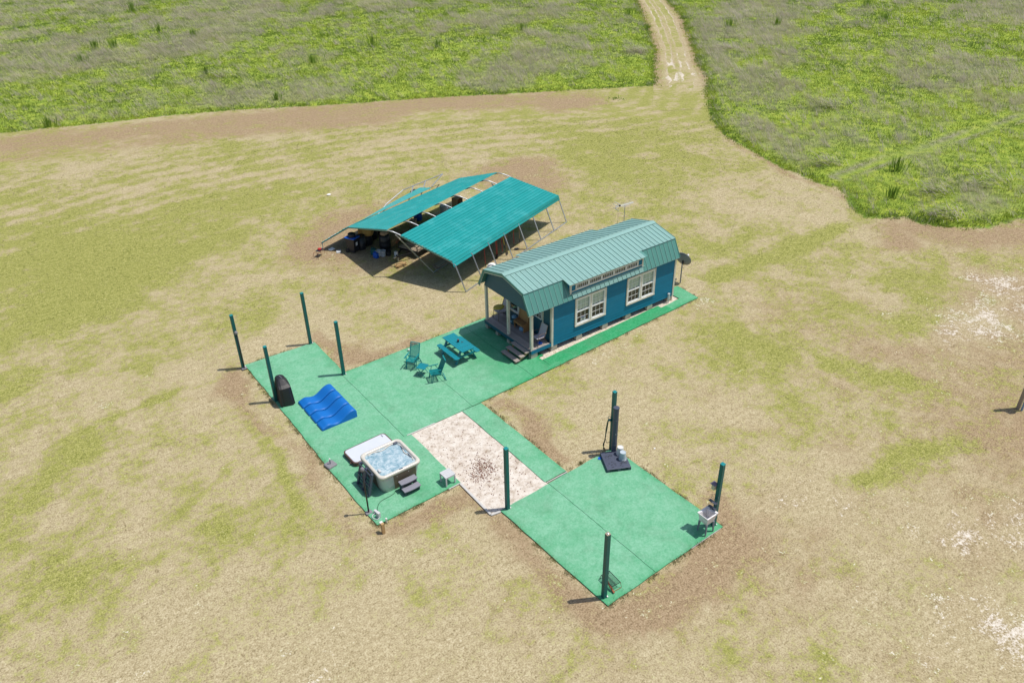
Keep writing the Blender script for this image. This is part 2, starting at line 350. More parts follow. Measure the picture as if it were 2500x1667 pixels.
# ------------------------------------------------------------------ ground
LEFT_EDGE = [(-15.4, 61.8), (-11.2, 60.5), (-6.4, 58.8), (-2.2, 57.8), (1.3, 56.6), (6.1, 54.4), (11.6, 51.3), (16.5, 48.9), (22.1, 46.4), (29.2, 42.3), (35.3, 39.3), (41.3, 35.9), (43.9, 34.5)]
TRACK_L = [(43.9, 34.5), (58.1, 48.7), (70.7, 63.3), (83.4, 78.2), (212, 230)]
TRACK_R = [(214.5, 226), (87, 74.7), (76.5, 61.6), (68.8, 53.3), (56.4, 40.3), (49.1, 32.3), (41.7, 25.4), (38.0, 21.4)]
RIGHT_EDGE = [(35.8, 18.3), (34.8, 15.7), (33.7, 12.9), (32.7, 10.2), (32.5, 8.2), (31.9, 5.9), (32.1, 4.4), (31.5, 3.3), (29.8, 2.0), (28.7, 0.1), (29.6, -0.8), (30.8, -1.6), (30.7, -3.0), (31.4, -4.2), (33.2, -5.9), (36.8, -6.6), (43, -9)]
POLY_L = [(-150, 102), (-60, 75)] + LEFT_EDGE + TRACK_L[1:] + [(-150, 300)]
POLY_R = TRACK_R + RIGHT_EDGE + [(60, -18), (110, -60), (300, -100), (300, 226)]
EDGE_L = [(-150, 102), (-60, 75)] + LEFT_EDGE + TRACK_L[1:]
EDGE_R = TRACK_R + RIGHT_EDGE + [(60, -18), (110, -60), (300, -100)]

def blob(x, y, cx, cy, rx, ry=None, a=0.0):
    ry = ry or rx; co, si = math.cos(a), math.sin(a); u = (x - cx) * co + (y - cy) * si; v = -(x - cx) * si + (y - cy) * co
    return np.exp(-((u / rx) ** 2 + (v / ry) ** 2))
def lawn_maps(x, y):
    w1 = x + 1.6 * (fbm(x * .35, y * .35, 5) - .5); w2 = y + 1.6 * (fbm(x * .35, y * .35, 9) - .5)
    big = fbm(x * .11, y * .11, 21); mid = fbm(x * .42, y * .42, 33)
    far = sstep(8, 24, y + 0.25 * x)                      # the greener part of the mown area lies away from the patio
    sml = fbm(x * 1.1, y * 1.1, 45, 3); wst = sstep(-9, -16, x) * sstep(-6, 6, y)
    g = 0.26 + 0.22 * far + 0.16 * wst + 0.13 * sstep(2, 12, x) * sstep(3, -4, y) + 0.7 * (big - .5) + 0.9 * (mid - .5) + 0.5 * (sml - .5)
    for c in [(-18, 24, 5, 6), (-17, 20, 4, 3), (-21, 13, 3, 3), (-22, -1, 2.0, 3), (-14, 23, 4, 3), (-10, 26, 5, 3), (-15, 30, 6, 4), (14, 10, 5, 3), (20, 12, 6, 5), (24, 22, 6, 6), (-4, 30, 5, 4), (-20, 6, 2, 2), (17, 4, 6, 1.5), (16, -6, 6, 2.2), (-14, 1, 1.5, 2.5), (8, -6, 5, 2), (-9, 14, 3, 2)]:
        g = g + 0.30 * blob(w1, w2, *c)
    for ln, wd, st in [([(13.8, .3), (17.2, .5), (22.3, .1), (25.9, .4)], .8, .8), ([(4.3, -14.7), (7.1, -15.2), (9.3, -15.7), (10.5, -16.5)], .6, .8), ([(11.0, -9.5), (11.6, -10.3), (12.5, -12.8), (13.0, -14.3)], .7, .6),
                       ([(-19.3, 7.8), (-17, 8.1), (-15, 8.3), (-13, 8.1)], .16, .55), ([(-12.8, 4), (-12.9, 2.8), (-13.1, .4), (-13.2, -2.5)], .22, .55), ([(-1.0, -13.2), (-1.6, -15.4), (-4.0, -16.2)], .3, .25), ([(26, -6), (22, -9), (17, -9.5)], 1.6, .35)]:
        g = g + st * np.exp(-(pdist(w1, w2, ln) / wd) ** 2)
    arc = pdist(x, y, [(46, 31), (38, 25.5), (30, 27), (20, 32), (8, 36), (-8, 37), (-22, 34), (-34, 28)])
    g = g + .22 * np.sin(arc * 3.3 + 2.5 * (big - .5)) * np.exp(-(arc / 9.0) ** 2)
    soil = 0.12 + 0.5 * (fbm(x * .2, y * .2, 55) - .5) + 0.4 * (fbm(x * .9, y * .9, 58, 3) - .5) + .24 * sstep(2, 14, x) * sstep(3, -5, y) + .22 * sstep(-20, -2, x) * sstep(-2, -14, y)
    for ln, wd, st in [([(-30, 61), (-11.2, 56), (-2.3, 53.5), (8.8, 48.8), (21.4, 44.0), (30.4, 38.6), (34, 36)], 3.4, .9), ([(-26, 55), (-14, 51.5), (0, 47.5), (14, 42.5)], 2.2, .55), ([(26, -3.5), (29, -2.5), (32, -6.5), (38, -9)], 1.3, .6), ([(38, 21), (34.5, 16), (32, 9), (31, 3)], .6, .6),
                       ([(-12.3, 9), (-12.5, 4), (-12.3, 0), (-12.4, -5.5), (-11, -6.2), (-8, -6.1), (-7.9, -8), (-8, -13.8), (-6.5, -14.6), (-1.5, -14.2), (-.6, -12)], .5, .55), ([(-7.2, 8.8), (-7.0, 5.4), (-3, 5.2)], .5, .6), ([(-3.4, -1.9), (-3.3, -6.7)], .5, .7)]:
        soil = soil + st * np.exp(-(pdist(w1, w2, ln) / wd) ** 2)
    for c in [(16.0, 22.5, 5, 3.4, .3), (16.5, 23, 3.5, 2.6, .3), (15, 18.5, 3.4, 2.4), (3, 22.5, 6.5, 2.6, .5), (-1, 21, 4, 2.5, .6), (-2.5, 19, 3, 2), (6, 13, 6.5, 4, .36), (1, 16, 4, 3), (-6.6, 6.4, 1.6, 1.2), (-3.2, -5.0, 1.0, 1.4), (-2.6, -14.2, 2.6, 1.2), (-6, -14.4, 2.2, .9), (-9, -6.4, 2.4, .9), (-12.8, 7.2, 1.4, 1.5), (31.5, 34.5, 5, 1.8), (13, -17, 3.5, 2.2)]:
        soil = soil + (.38 if c[1] < -6 else .6) * blob(w1, w2, *c)
    sand = 0.0 + 0.30 * (fbm(x * .3, y * .3, 71) - .5) + 0.35 * (fbm(x * 1.3, y * 1.3, 73, 3) - .5)
    for c in [(21, -11.5, 6, 3.2, -.5, .40), (12, -11.5, 3, 1.6, 0, .22), (26, -10, 4, 2, 0, .26), (1.5, -21.6, 3.2, 1.8, -.8, .34), (6, -19.5, 4, 2, -.8, .22), (18.5, 13.5, 1.2, .5, 0, .22), (-18.5, 9.5, 3, .8, .3, .25), (10.8, -1.6, 2, .7, 0, .3), (4.5, -1.7, 4, .5, .04, .28), (-13, 6.3, .5, 1.6, 0, .12)]:
        sand = sand + c[5] * blob(w1, w2, *c[:5])
    sand = sand + .75 * ((x > .2) & (x < 10.35) & (y > -.8) & (y < 4.4))
    g = g * (1 - .8 * np.clip(soil - .25, 0, 1)); g = g - .6 * ((x > .2) & (x < 10.35) & (y > -.6) & (y < 4.4))
    sand = sand - .35 * np.clip(g, 0, 1) * ~((x > .2) & (x < 10.35) & (y > -.8) & (y < 4.4))
    weed = np.maximum(sstep(-6, -16, np.where(inpoly(x, y, POLY_L), -20, 0)), 0) + np.where(inpoly(x, y, POLY_R), 1, 0)
    weed = np.maximum(weed, sstep(60, 110, np.hypot(x - 5, y - 10)) * (1 - np.exp(-(pdist(x, y, [(46, 33), (57, 44.5), (70, 58.5), (85, 76.5), (213, 228)]) / 3.0) ** 4)))
    return g, soil, sand, np.clip(weed, 0, 1)
def lines(segs):
    out = []
    for a, b, st in segs: out += list(np.arange(a, b, st))
    return np.array(out + [segs[-1][1]])
def grid_mesh(name, xs, ys, zf, mat, attrf, keep=None, smooth=True):
    X, Y = np.meshgrid(xs, ys); x, y = X.ravel(), Y.ravel(); z = zf(x, y); nx = len(xs)
    ii = (np.arange(len(ys) - 1)[:, None] * nx + np.arange(nx - 1)[None, :]).ravel()
    q = np.stack([ii, ii + 1, ii + nx + 1, ii + nx], 1)
    if keep is not None: q = q[keep(x, y)[q].any(1)]
    used, inv = np.unique(q, return_inverse=True); q = inv.reshape(-1, 4)
    x, y, z = x[used], y[used], z[used]
    return fast_mesh(name, np.stack([x, y, z], 1), q, mat, attrf(x, y), 4, smooth)
def lawn_attr(x, y):
    g, s_, a, w = lawn_maps(x, y); return dict(green=g, soil=s_, sand=a, weed=w)
def lawn_z(x, y):
    flat = np.exp(-np.maximum(np.maximum(-12.2 - x, x - 12.5), np.maximum(-13.8 - y, y - 9)).clip(0) / 2.0)
    return np.where(np.hypot(x, y) < 70, (fbm(x * .5, y * .5, 3) - .5) * .07 * (1 - flat) - .004 * flat, 0) - .004
gr = grid_mesh('ground', lines([(-1500, -300, 300), (-300, -60, 40), (-60, -28, 4), (-28, 46, .33), (46, 90, 2.0), (90, 300, 30), (300, 1500, 300)]),
               lines([(-1500, -300, 300), (-300, -60, 40), (-60, -26, 4), (-26, 62, .33), (62, 100, 2.0), (100, 300, 30), (300, 1500, 300)]), lawn_z, M['lawn'], lawn_attr)
tag(gr, kind='structure')
# sandy farm track with two wheel ruts
nL, nW = 260, 27
def along(line, t):
    d = [0]
    for a, b in zip(line[:-1], line[1:]): d.append(d[-1] + math.hypot(b[0] - a[0], b[1] - a[1]))
    u = t * d[-1]; return np.stack([np.interp(u, d, [p[0] for p in line]), np.interp(u, d, [p[1] for p in line])], -1)
tt = np.linspace(0, 1, nL) ** 1.5; Lp = along([(36.6, 27.4)] + TRACK_L, tt); Rp = along([(41.2, 24.9)] + list(reversed(TRACK_R[:-2])), tt)
ww = np.linspace(-.08, 1.08, nW); P = Lp[:, None, :] * (1 - ww[None, :, None]) + Rp[:, None, :] * ww[None, :, None]
px, py = P[..., 0].ravel(), P[..., 1].ravel(); wv = np.tile(ww, nL); tv = np.repeat(tt, nW)
wob = .07 * (fbm(px * .2, py * .2, 8) - .5)
rut = np.exp(-((wv - .33 + wob) / .085) ** 2) + 1.15 * np.exp(-((wv - .66 + wob) / .105) ** 2)
fade = sstep(.008, .058, tv); lg, ls, la, _w = lawn_maps(px, py); nz = fbm(px * .35, py * .35, 12); mixf = lambda a_, b_: a_ * (1 - fade) + b_ * fade
tg = .50 * np.exp(-((wv - .5) / .10) ** 2) + .30 * np.exp(-((wv - .14) / .10) ** 2) + .25 * np.exp(-((wv - .90) / .10) ** 2) + .9 * (nz - .42) - .25 * rut
tsd = -.12 + 1.25 * rut * (.55 + 1.1 * (fbm(px * .14, py * .14, 31) - .3)) + .25 * (nz - .5) + .35 * blob(px, py, 49, 36, 4, 4) + .0 * la
ii = (np.arange(nL - 1)[:, None] * nW + np.arange(nW - 1)[None, :]).ravel()
tr = fast_mesh('dirt_track', np.stack([px, py, .012 - .03 * rut * fade + .02 * (fbm(px, py, 4) - .5)], 1), np.stack([ii, ii + 1, ii + nW + 1, ii + nW], 1), M['lawn'],
               dict(green=mixf(lg, tg), soil=mixf(ls, .42 + .3 * (np.abs(wv - .5) > .4)), sand=mixf(la, tsd), weed=np.zeros(len(px))), 4, True)
tag(tr, kind='structure')

# ------------------------------------------------------------------ the rough field: an uneven sheet with its plants on it
def dryness(x, y):
    u = x * .80 + y * .60; v = -x * .60 + y * .80        # patches drawn out along the sight-line's cross direction
    a = fbm(u * .055, v * .11, 101, 5); b = fbm(u * .25, v * .4, 140, 4)
    d = .08 + .92 * sstep(.46, .64, a * .62 + b * .38)
    e = np.minimum(pdist(x, y, EDGE_L), pdist(x, y, EDGE_R)); return d * sstep(.2, 2.2, e)
def edged(x, y):
    e = np.where(inpoly(x, y, POLY_L) | inpoly(x, y, POLY_R), 1, -1) * np.minimum(pdist(x, y, EDGE_L), pdist(x, y, EDGE_R))
    return e + 1.1 * (fbm(x * .7, y * .7, 201, 4) - .5) * np.exp(-np.abs(e) / 4)
def infield(x, y): return edged(x, y) > 0
FPATH = [(34, 5.6), (41.7, 5.2), (50.7, 4.8), (60.3, 4.1), (90, 2)]
def field_z(x, y):
    e = edged(x, y)
    h = .05 + .30 * fbm(x * .5, y * .5, 61, 4) + .10 * fbm(x * 1.7, y * 1.7, 63, 2)
    tk = np.exp(-(pdist(x, y, [(34, 5.6), (41.7, 5.2), (50.7, 4.8), (60.3, 4.1), (90, 2)]) / .8) ** 2)
    return -.06 + (.06 + h * (1 - .7 * tk)) * (.25 * sstep(-.2, .5, e) + .75 * sstep(0, 3.0, e))
fl = grid_mesh('field', lines([(-150, -30, 6), (-30, 105, .6), (105, 300, 5)]), lines([(-100, -12, 6), (-12, 112, .6), (112, 300, 5)]), field_z, M['fieldsoil'],
               lambda x, y: dict(hue=np.maximum(dryness(x, y) * .5, .95 * np.exp(-((np.abs(pdist(x, y, FPATH)) - .55) / .22) ** 2))), keep=lambda x, y: edged(x, y) > -.5)
tag(fl, kind='structure')

def blades(x, y, z0, h, wd, lean_dx, lean_dy, nb, spread, hue, lum, tri=False):
    """nb blades per plant, each a bent pair of triangles"""
    n = len(x); rep = lambda a: np.repeat(a, nb)
    X = rep(x) + rng.normal(0, 1, n * nb) * rep(spread); Y = rep(y) + rng.normal(0, 1, n * nb) * rep(spread); Z = rep(z0)
    H = rep(h) * rng.uniform(.55, 1.15, n * nb); Wd = rep(wd) * rng.uniform(.6, 1.3, n * nb)
    a = rng.uniform(0, 2 * np.pi, n * nb); lx = rep(lean_dx) * H + np.cos(a) * H * .35; ly = rep(lean_dy) * H + np.sin(a) * H * .35
    b = rng.uniform(0, np.pi, n * nb); wx, wy = np.cos(b) * Wd / 2, np.sin(b) * Wd / 2
    v0 = np.stack([X - wx, Y - wy, Z - .03], 1); v1 = np.stack([X + wx, Y + wy, Z - .03], 1)
    v2 = np.stack([X + lx * .45 - wx * .7, Y + ly * .45 - wy * .7, Z + H * .6], 1); v3 = np.stack([X + lx * .45 + wx * .7, Y + ly * .45 + wy * .7, Z + H * .6], 1)
    v4 = np.stack([X + lx, Y + ly, Z + H], 1)
    if tri:
        V = np.stack([v0, v1, v4], 1).reshape(-1, 3); T = np.arange(n * nb)[:, None] * 3 + np.array([0, 1, 2]); hu = np.repeat(rep(hue), 3)
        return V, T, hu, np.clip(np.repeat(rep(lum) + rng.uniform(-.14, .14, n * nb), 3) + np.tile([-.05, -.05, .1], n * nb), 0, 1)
    V = np.stack([v0, v1, v2, v3, v4], 1).reshape(-1, 3); k5 = np.arange(n * nb)[:, None] * 5
    T = np.concatenate([k5 + np.array([0, 1, 3]), k5 + np.array([0, 3, 2]), k5 + np.array([2, 3, 4])])
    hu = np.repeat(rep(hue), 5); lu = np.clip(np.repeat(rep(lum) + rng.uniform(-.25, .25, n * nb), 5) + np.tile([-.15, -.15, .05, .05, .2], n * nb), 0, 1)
    return V, T, hu, lu
def join(parts):
    V, T, h_, l_ = [], [], [], []; o = 0
    for a, b, c, d in parts: V.append(a); T.append(b + o); h_.append(c); l_.append(d); o += len(a)
    return np.concatenate(V), np.concatenate(T), np.concatenate(h_), np.concatenate(l_)
def scatter(n, r0, r1, half=44):
    r = rng.uniform(r0, r1, n); a = YAW + np.radians(rng.uniform(-half, half, n)); return CAM[0] + r * np.cos(a), CAM[1] + r * np.sin(a), r
x, y, r = scatter(300000, 38, 210); ok = infield(x, y); x, y, r = x[ok], y[ok], r[ok]
z = field_z(x, y); D = dryness(x, y); u = rng.random(len(x)); sc_ = np.clip(r / 62, .8, 2.6)
dry = u < (.02 + D * .16) * (pdist(x, y, FPATH) > 1.2); lm = np.clip(.5 + 1.1 * (fbm(x * .3, y * .3, 77) - .5), 0, 1)
gp = ~dry
hh = (.05 + .17 * fbm(x * .4, y * .4, 88)) * (1 - .75 * np.exp(-(pdist(x, y, FPATH) / 1.0) ** 2)) * rng.uniform(.6, 1.5, len(x))
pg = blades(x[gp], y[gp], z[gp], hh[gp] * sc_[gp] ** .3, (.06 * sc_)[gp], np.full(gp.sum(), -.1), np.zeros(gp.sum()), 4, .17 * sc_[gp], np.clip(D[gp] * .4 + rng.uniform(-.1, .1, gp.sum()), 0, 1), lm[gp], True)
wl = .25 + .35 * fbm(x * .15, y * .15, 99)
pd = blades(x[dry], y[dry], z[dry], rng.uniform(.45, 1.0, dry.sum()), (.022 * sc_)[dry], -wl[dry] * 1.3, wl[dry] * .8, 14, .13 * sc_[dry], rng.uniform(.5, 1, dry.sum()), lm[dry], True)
# leafy herbs along the mown edges
ex, ey = [], []
for ln, n in ((EDGE_L[1:-1], 5200), (EDGE_R[1:-3], 5600)):
    p = along(ln, np.sort(rng.random(n))); ex.append(p[:, 0]); ey.append(p[:, 1])
ex = np.concatenate(ex) + rng.normal(0, .6, 10800); ey = np.concatenate(ey) + rng.normal(0, .6, 10800); ok = edged(ex, ey) > -.12 - .35 * (rng.random(10800) < .15); ex, ey = ex[ok], ey[ok]
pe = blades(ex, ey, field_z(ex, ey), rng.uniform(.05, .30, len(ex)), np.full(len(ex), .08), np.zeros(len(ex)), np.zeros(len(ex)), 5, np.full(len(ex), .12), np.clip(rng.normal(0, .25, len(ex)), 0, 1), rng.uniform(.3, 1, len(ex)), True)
for nm, parts, lab in (('field_herbs', [pg, pe], None), ('dry_field_grass', [pd], None)):
    V, T, h_, l_ = join(parts); o = fast_mesh(nm, V, T, M['plants'], dict(hue=h_, lum=l_)); tag(o, 'low green weeds and herbs covering the rough field' if nm == 'field_herbs' else 'straw grey dry grass stalks leaning over the rough field', 'weeds' if nm == 'field_herbs' else 'grass', kind='stuff')

# short mown grass on the lawn
x, y, r = scatter(95000, 20, 75, 42); ok = ~infield(x, y) & ~((x > -11.8) & (x < -3.9) & (y > -5.7) & (y < 8.5)) & ~((x > -8) & (x < 11.5) & (y > -1.6) & (y < 5)) & ~((x > -7.9) & (x < -1.2) & (y > -13.7) & (y < -1))
x, y, r = x[ok], y[ok], r[ok]; g_m, s_m, a_m, w_m = lawn_maps(x, y); ok = rng.random(len(x)) < np.clip(.25 + 1.0 * g_m - .5 * s_m - .6 * a_m, .04, 1); x, y, r, g_m = x[ok], y[ok], r[ok], g_m[ok]
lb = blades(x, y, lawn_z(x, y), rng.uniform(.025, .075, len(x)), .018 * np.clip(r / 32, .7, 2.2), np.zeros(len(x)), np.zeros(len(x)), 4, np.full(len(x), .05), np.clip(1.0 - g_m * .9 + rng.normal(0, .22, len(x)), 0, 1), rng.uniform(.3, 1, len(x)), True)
tag(fast_mesh('lawn_grass', lb[0], lb[1], M['lawnblade'], dict(hue=lb[2], lum=lb[3])), 'short patchy half dry grass of the mown lawn', 'grass', kind='stuff')

# ------------------------------------------------------------------ turf patio
FE = [[(-11.55, -5.45), (-7.77, -5.40)], ]
OUT = [(-11.53, 8.38), (-7.86, 8.24), (-7.90, 4.70), (.3, 4.80)]
def dye(x, y):
    d = -.02 + .62 * sstep(-3.4, -.9, x) * (y > -1.5) * (y < 4) + .25 * blob(x, y, -8.6, -4.9, .9, .7) + .3 * blob(x, y, -9.3, -4.6, .6, .4)
    d = d + .95 * (x > .38) * sstep(-1.15, -.75, y) * (x < 9.2) - .25 * (x > .38)
    for ln in ([(-11.55, 8.3), (-11.6, 4), (-11.55, -5.45), (-7.77, -5.4)], [(-7.42, -7.66), (-7.21, -13.45), (-1.36, -13.38), (-1.5, -7.6)], [(-7.88, 8.2), (-7.9, 4.7), (0, 4.8)], [(-4.0, -1.45), (-3.97, -7.45)], [(-3.9, -1.45), (11.3, -.75)]):
        d = d + .42 * np.exp(-pdist(x, y, ln) / .16)
    return d + .3 * blob(x, y, -7.1, -13, .9, .7) + .35 * blob(x, y, -1.8, -13, .9, .6)
def bil(q, s_, t_):
    a, b, c, d = q; return tuple((a[i] * (1 - s_) + b[i] * s_) * (1 - t_) + (d[i] * (1 - s_) + c[i] * s_) * t_ for i in (0, 1))
base = MB()
patio_quads = []
def turf(quads, zt=.045):
    V, Q = [], []
    for q in quads:
        la = math.hypot(q[1][0] - q[0][0], q[1][1] - q[0][1]); lb = math.hypot(q[3][0] - q[0][0], q[3][1] - q[0][1])
        na, nb = max(2, int(la / .2)), max(2, int(lb / .2)); o = len(V)
        for j in range(nb + 1):
            for i in range(na + 1):
                p = bil(q, i / na, j / nb); ed = i in (0, na) or j in (0, nb); w = .018 if ed else 0
                zz = zt + .006 * (float(vnoise(np.array(p[0] * 1.3), np.array(p[1] * 1.3), 2)) - .5) 
                jx = w * (float(vnoise(np.array(p[1] * 2.1), np.array(p[0] * .1), 6)) - .5) * 2 if i in (0, na) else 0
                jy = w * (float(vnoise(np.array(p[0] * 2.1), np.array(p[1] * .1), 7)) - .5) * 2 if j in (0, nb) else 0
                V.append((p[0] + jx, p[1] + jy, zz))
        for j in range(nb):
            for i in range(na): a = o + j * (na + 1) + i; Q.append((a, a + 1, a + na + 2, a + na + 1))
        rim = [o + i for i in range(na + 1)] + [o + j * (na + 1) + na for j in range(1, nb + 1)] + [o + nb * (na + 1) + i for i in range(na - 1, -1, -1)] + [o + j * (na + 1) for j in range(nb - 1, 0, -1)]
        lo = len(V)
        for k_ in rim: V.append((V[k_][0], V[k_][1], .002))
        m_ = len(rim)
        for k_ in range(m_): Q.append((rim[k_], lo + k_, lo + (k_ + 1) % m_, rim[(k_ + 1) % m_]))
        patio_quads.append(q)
    A = np.array(V); o = fast_mesh('turf_panel', A, np.array(Q), M['turf'], dict(dye=dye(A[:, 0], A[:, 1])), 4, False); return o
TP = [turf([[(-11.53, 4.70), (-7.90, 4.70), (-7.86, 8.24), (-11.53, 8.38)], [(-11.6, -1.46), (-8.09, -1.46), (-8.09, 4.70), (-11.53, 4.70)], [(-11.55, -5.45), (-7.77, -5.40), (-7.75, -1.46), (-11.6, -1.46)]]),
      turf([[(-8.073, -1.455), (-4.51, -1.43), (-4.51, 4.74), (-8.073, 4.70)]], .0465),
      turf([[(-4.494, -1.42), (-.86, -1.33), (-.86, 4.78), (-4.494, 4.74)]], .0455),
      turf([[(-.844, -1.33), (.38, -1.27), (.38, -.07), (-.844, -.07)], [(-.844, -.07), (.7, -.07), (.7, 4.82), (-.844, 4.80)]], .046),
      turf([[(.384, -1.27), (8.80, -.87), (8.80, -.03), (.41, -.36)], [(8.80, -.87), (10.35, -.80), (10.35, -.19), (8.80, -.29)], [(10.35, -.80), (11.26, -.75), (11.39, .92), (10.35, 1.05)]], .045),
      turf([[(-5.06, -7.44), (-3.98, -7.44), (-4.05, -1.47), (-5.07, -1.47)]], .046),
      turf([[(-7.21, -13.46), (-4.92, -13.41), (-5.02, -7.60), (-7.42, -7.66)]], .045),
      turf([[(-4.903, -13.41), (-1.36, -13.36), (-1.48, -7.50), (-5.003, -7.59)]], .0465)]
for q in patio_quads:
    c0 = (sum(p[0] for p in q) / 4, sum(p[1] for p in q) / 4)
    qq = [tuple(c0[i] + (p[i] - c0[i]) * .994 for i in (0, 1)) for p in q]
    base.add([(p[0], p[1], .003) for p in qq] + [(p[0], p[1], .03) for p in qq], BOXF)
patio = tag(base.build('patio', M['turfedge']), kind='structure')
for o in TP: o.parent = patio
# grass and weeds creeping over the turf edge
gx, gy = [], []
for ln, n_ in (([(-11.56, 8.42), (-11.64, 4.2), (-11.62, -1.4), (-11.58, -5.5), (-7.85, -5.46)], 900), ([(-11.5, 8.42), (-7.84, 8.28), (-7.86, 4.74), (.3, 4.86)], 700), ([(-7.45, -7.72), (-7.24, -13.5), (-1.32, -13.42), (-1.45, -7.5)], 900), ([(-3.96, -1.5), (-3.94, -7.42), (-1.6, -7.46)], 450), ([(-3.9, -1.47), (.4, -1.33), (11.3, -.8), (11.44, .95)], 600)):
    t_ = rng.random(n_); t_ = t_[vnoise(t_ * 40, t_ * 0, n_) > rng.uniform(.3, .8, len(t_))]; p = along(ln, t_); gx.append(p[:, 0]); gy.append(p[:, 1])
gx = np.concatenate(gx); gy = np.concatenate(gy); m_ = len(gx); gx = gx + rng.normal(0, .06, m_); gy = gy + rng.normal(0, .06, m_)
lb = blades(gx, gy, np.full(m_, .0), rng.uniform(.05, .13, m_), np.full(m_, .022), np.zeros(m_), np.zeros(m_), 6, np.full(m_, .04), np.clip(rng.normal(.55, .3, m_), 0, 1), rng.uniform(.2, .9, m_), True)
tag(fast_mesh('edge_grass', lb[0], lb[1], M['lawnblade'], dict(hue=lb[2], lum=lb[3])), 'ragged grass creeping over the edges of the turf patio', 'grass', kind='stuff')
# sand pit
def sand_z(x, y): return .012 + .035 * (fbm(x * 1.3, y * 1.3, 14) - .4)
sp = grid_mesh('sand_pit', np.linspace(-7.78, -5.04, 24), np.linspace(-7.62, -1.45, 50), sand_z, M['sand'], lambda x, y: {}, keep=None)
tag(sp, kind='structure')
for (a, b, w, zz) in [((-7.80, -5.42), (-7.83, -7.60), .09, .05), ((-7.84, -7.62), (-7.44, -7.69), .09, .05), ((-7.95, -1.475), (-6.55, -1.475), .045, .062), ((-5.03, -7.515), (-3.99, -7.515), .03, .055), ((-8.35, -5.44), (-7.8, -5.42), .035, .05), ((-3.1, -13.405), (-1.5, -13.375), .015, .04)]:
    o = MB().beam((*a, zz - .02), (*b, zz - .02), w, .05).build('edging_board', M['edging'], sp)
# reddish leaf litter heaped on the sand
lx = np.concatenate([rng.normal(-6.45, .26, 300), rng.normal(-6.95, .24, 170), rng.uniform(-7.7, -5.2, 260)]); ly = np.concatenate([rng.normal(-5.1, .38, 300), rng.normal(-5.5, .22, 170), rng.uniform(-7.4, -1.8, 260)])
ok = (lx > -7.72) & (lx < -5.12) & (ly > -7.5) & (ly < -1.5); lx, ly = lx[ok], ly[ok]; n = len(lx)
a = rng.uniform(0, 6.28, n); s_ = rng.uniform(.010, .030, n); z0 = sand_z(lx, ly) + .012
V = np.stack([np.stack([lx + s_ * np.cos(a + k_), ly + s_ * np.sin(a + k_), z0 + rng.uniform(-.008, .016, n)], 1) for k_ in (0, 1.4, 3.1, 4.6)], 1).reshape(-1, 3); k4 = np.arange(n)[:, None] * 4
M['leaf'] = simple('dead_leaf', (0.17, 0.07, 0.045), 0.8, var=0.4, scale=9)
tag(fast_mesh('leaf_litter', V, k4 + np.array([0, 1, 2, 3]), M['leaf'], None, 4), 'reddish dead leaves scattered over the white sand', 'leaves', kind='stuff')
# ------------------------------------------------------------------ the house
house = thing('tiny_house', 'small blue clapboard house with green metal gambrel roof, dormers and front porch', 'house', (5, 2, 0))
HX0, HX1, WX, YF, YB = 0.0, 10.0, 1.28, 0.0, 4.0
ZB, ZT, ZD = .29, 2.60, .53                       # wall foot, plate, deck top
YC, ZR, DB, ZK, DE, ZE = 2.0, 4.02, 1.65, 3.63, 2.16, 2.65
SL = (ZR - ZK) / DB                               # upper pitch
DX0, DX1 = 2.40, 7.40                             # dormer
hb = lambda mb, n, m, **kw: mb.build(n, M[m], house, world=True, **kw)
def wall_y(name, y0, y1, openings, x0, x1, z0, z1, mat):
    b = MB(); xs = sorted({x0, x1} | {o[0] for o in openings} | {o[1] for o in openings})
    for a, c in zip(xs[:-1], xs[1:]):
        ops = [o for o in openings if o[0] <= a + 1e-6 and o[1] >= c - 1e-6]
        if ops: b.bx(a, c, y0, y1, z0, ops[0][2]); b.bx(a, c, y0, y1, ops[0][3], z1)
        else: b.bx(a, c, y0, y1, z0, z1)
    return b
WIN = [(2.87, 4.80, .95, 2.42), (6.42, 8.36, .95, 2.42)]
hb(wall_y('wall', .03, .13, WIN, WX, HX1 - .02, ZB, ZT, 'siding'), 'wall', 'siding')
hb(MB().bx(WX, HX1 - .02, YB - .13, YB - .03, ZB, ZT), 'wall', 'siding')
hb(MB().bx(HX1 - .12, HX1 - .022, .13, YB - .13, ZB, ZT), 'wall', 'siding')
gab = lambda i: [(YC - 2.0 + i, ZT), (YC + 2.0 - i, ZT), (YC + DE - .18 - i, ZE + .14), (YC + DB - .03 - i, ZK - .07), (YC, ZR - .08), (YC - DB + .03 + i, ZK - .07), (YC - DE + .18 + i, ZE + .14)]
hb(MB().prism(gab(.04), 'x', HX1 - .12, HX1 - .022), 'rear_gable', 'siding')
# porch wall (x = WX) with door and window openings
PD = (.72, 1.52, ZD, 2.46); PW = (2.72, 3.52, .98, 2.25)
b = MB(); b.bx(WX, WX + .1, .13, PD[0], ZB, ZT).bx(WX, WX + .1, PD[0], PD[1], PD[3], ZT).bx(WX, WX + .1, PD[0], PD[1], ZB, ZD).bx(WX, WX + .1, PD[1], PW[0], ZB, ZT)
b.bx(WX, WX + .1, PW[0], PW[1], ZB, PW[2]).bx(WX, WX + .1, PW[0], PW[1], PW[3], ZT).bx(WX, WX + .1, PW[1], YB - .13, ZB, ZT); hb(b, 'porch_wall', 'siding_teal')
hb(MB().bx(WX + .11, HX1 - .13, .14, YB - .14, ZB + .1, ZB + .16), 'floor', 'shedin')
hb(MB().bx(.06, HX1 - .13, .14, YB - .14, ZT + .004, ZT + .03), 'ceiling', 'siding_teal')
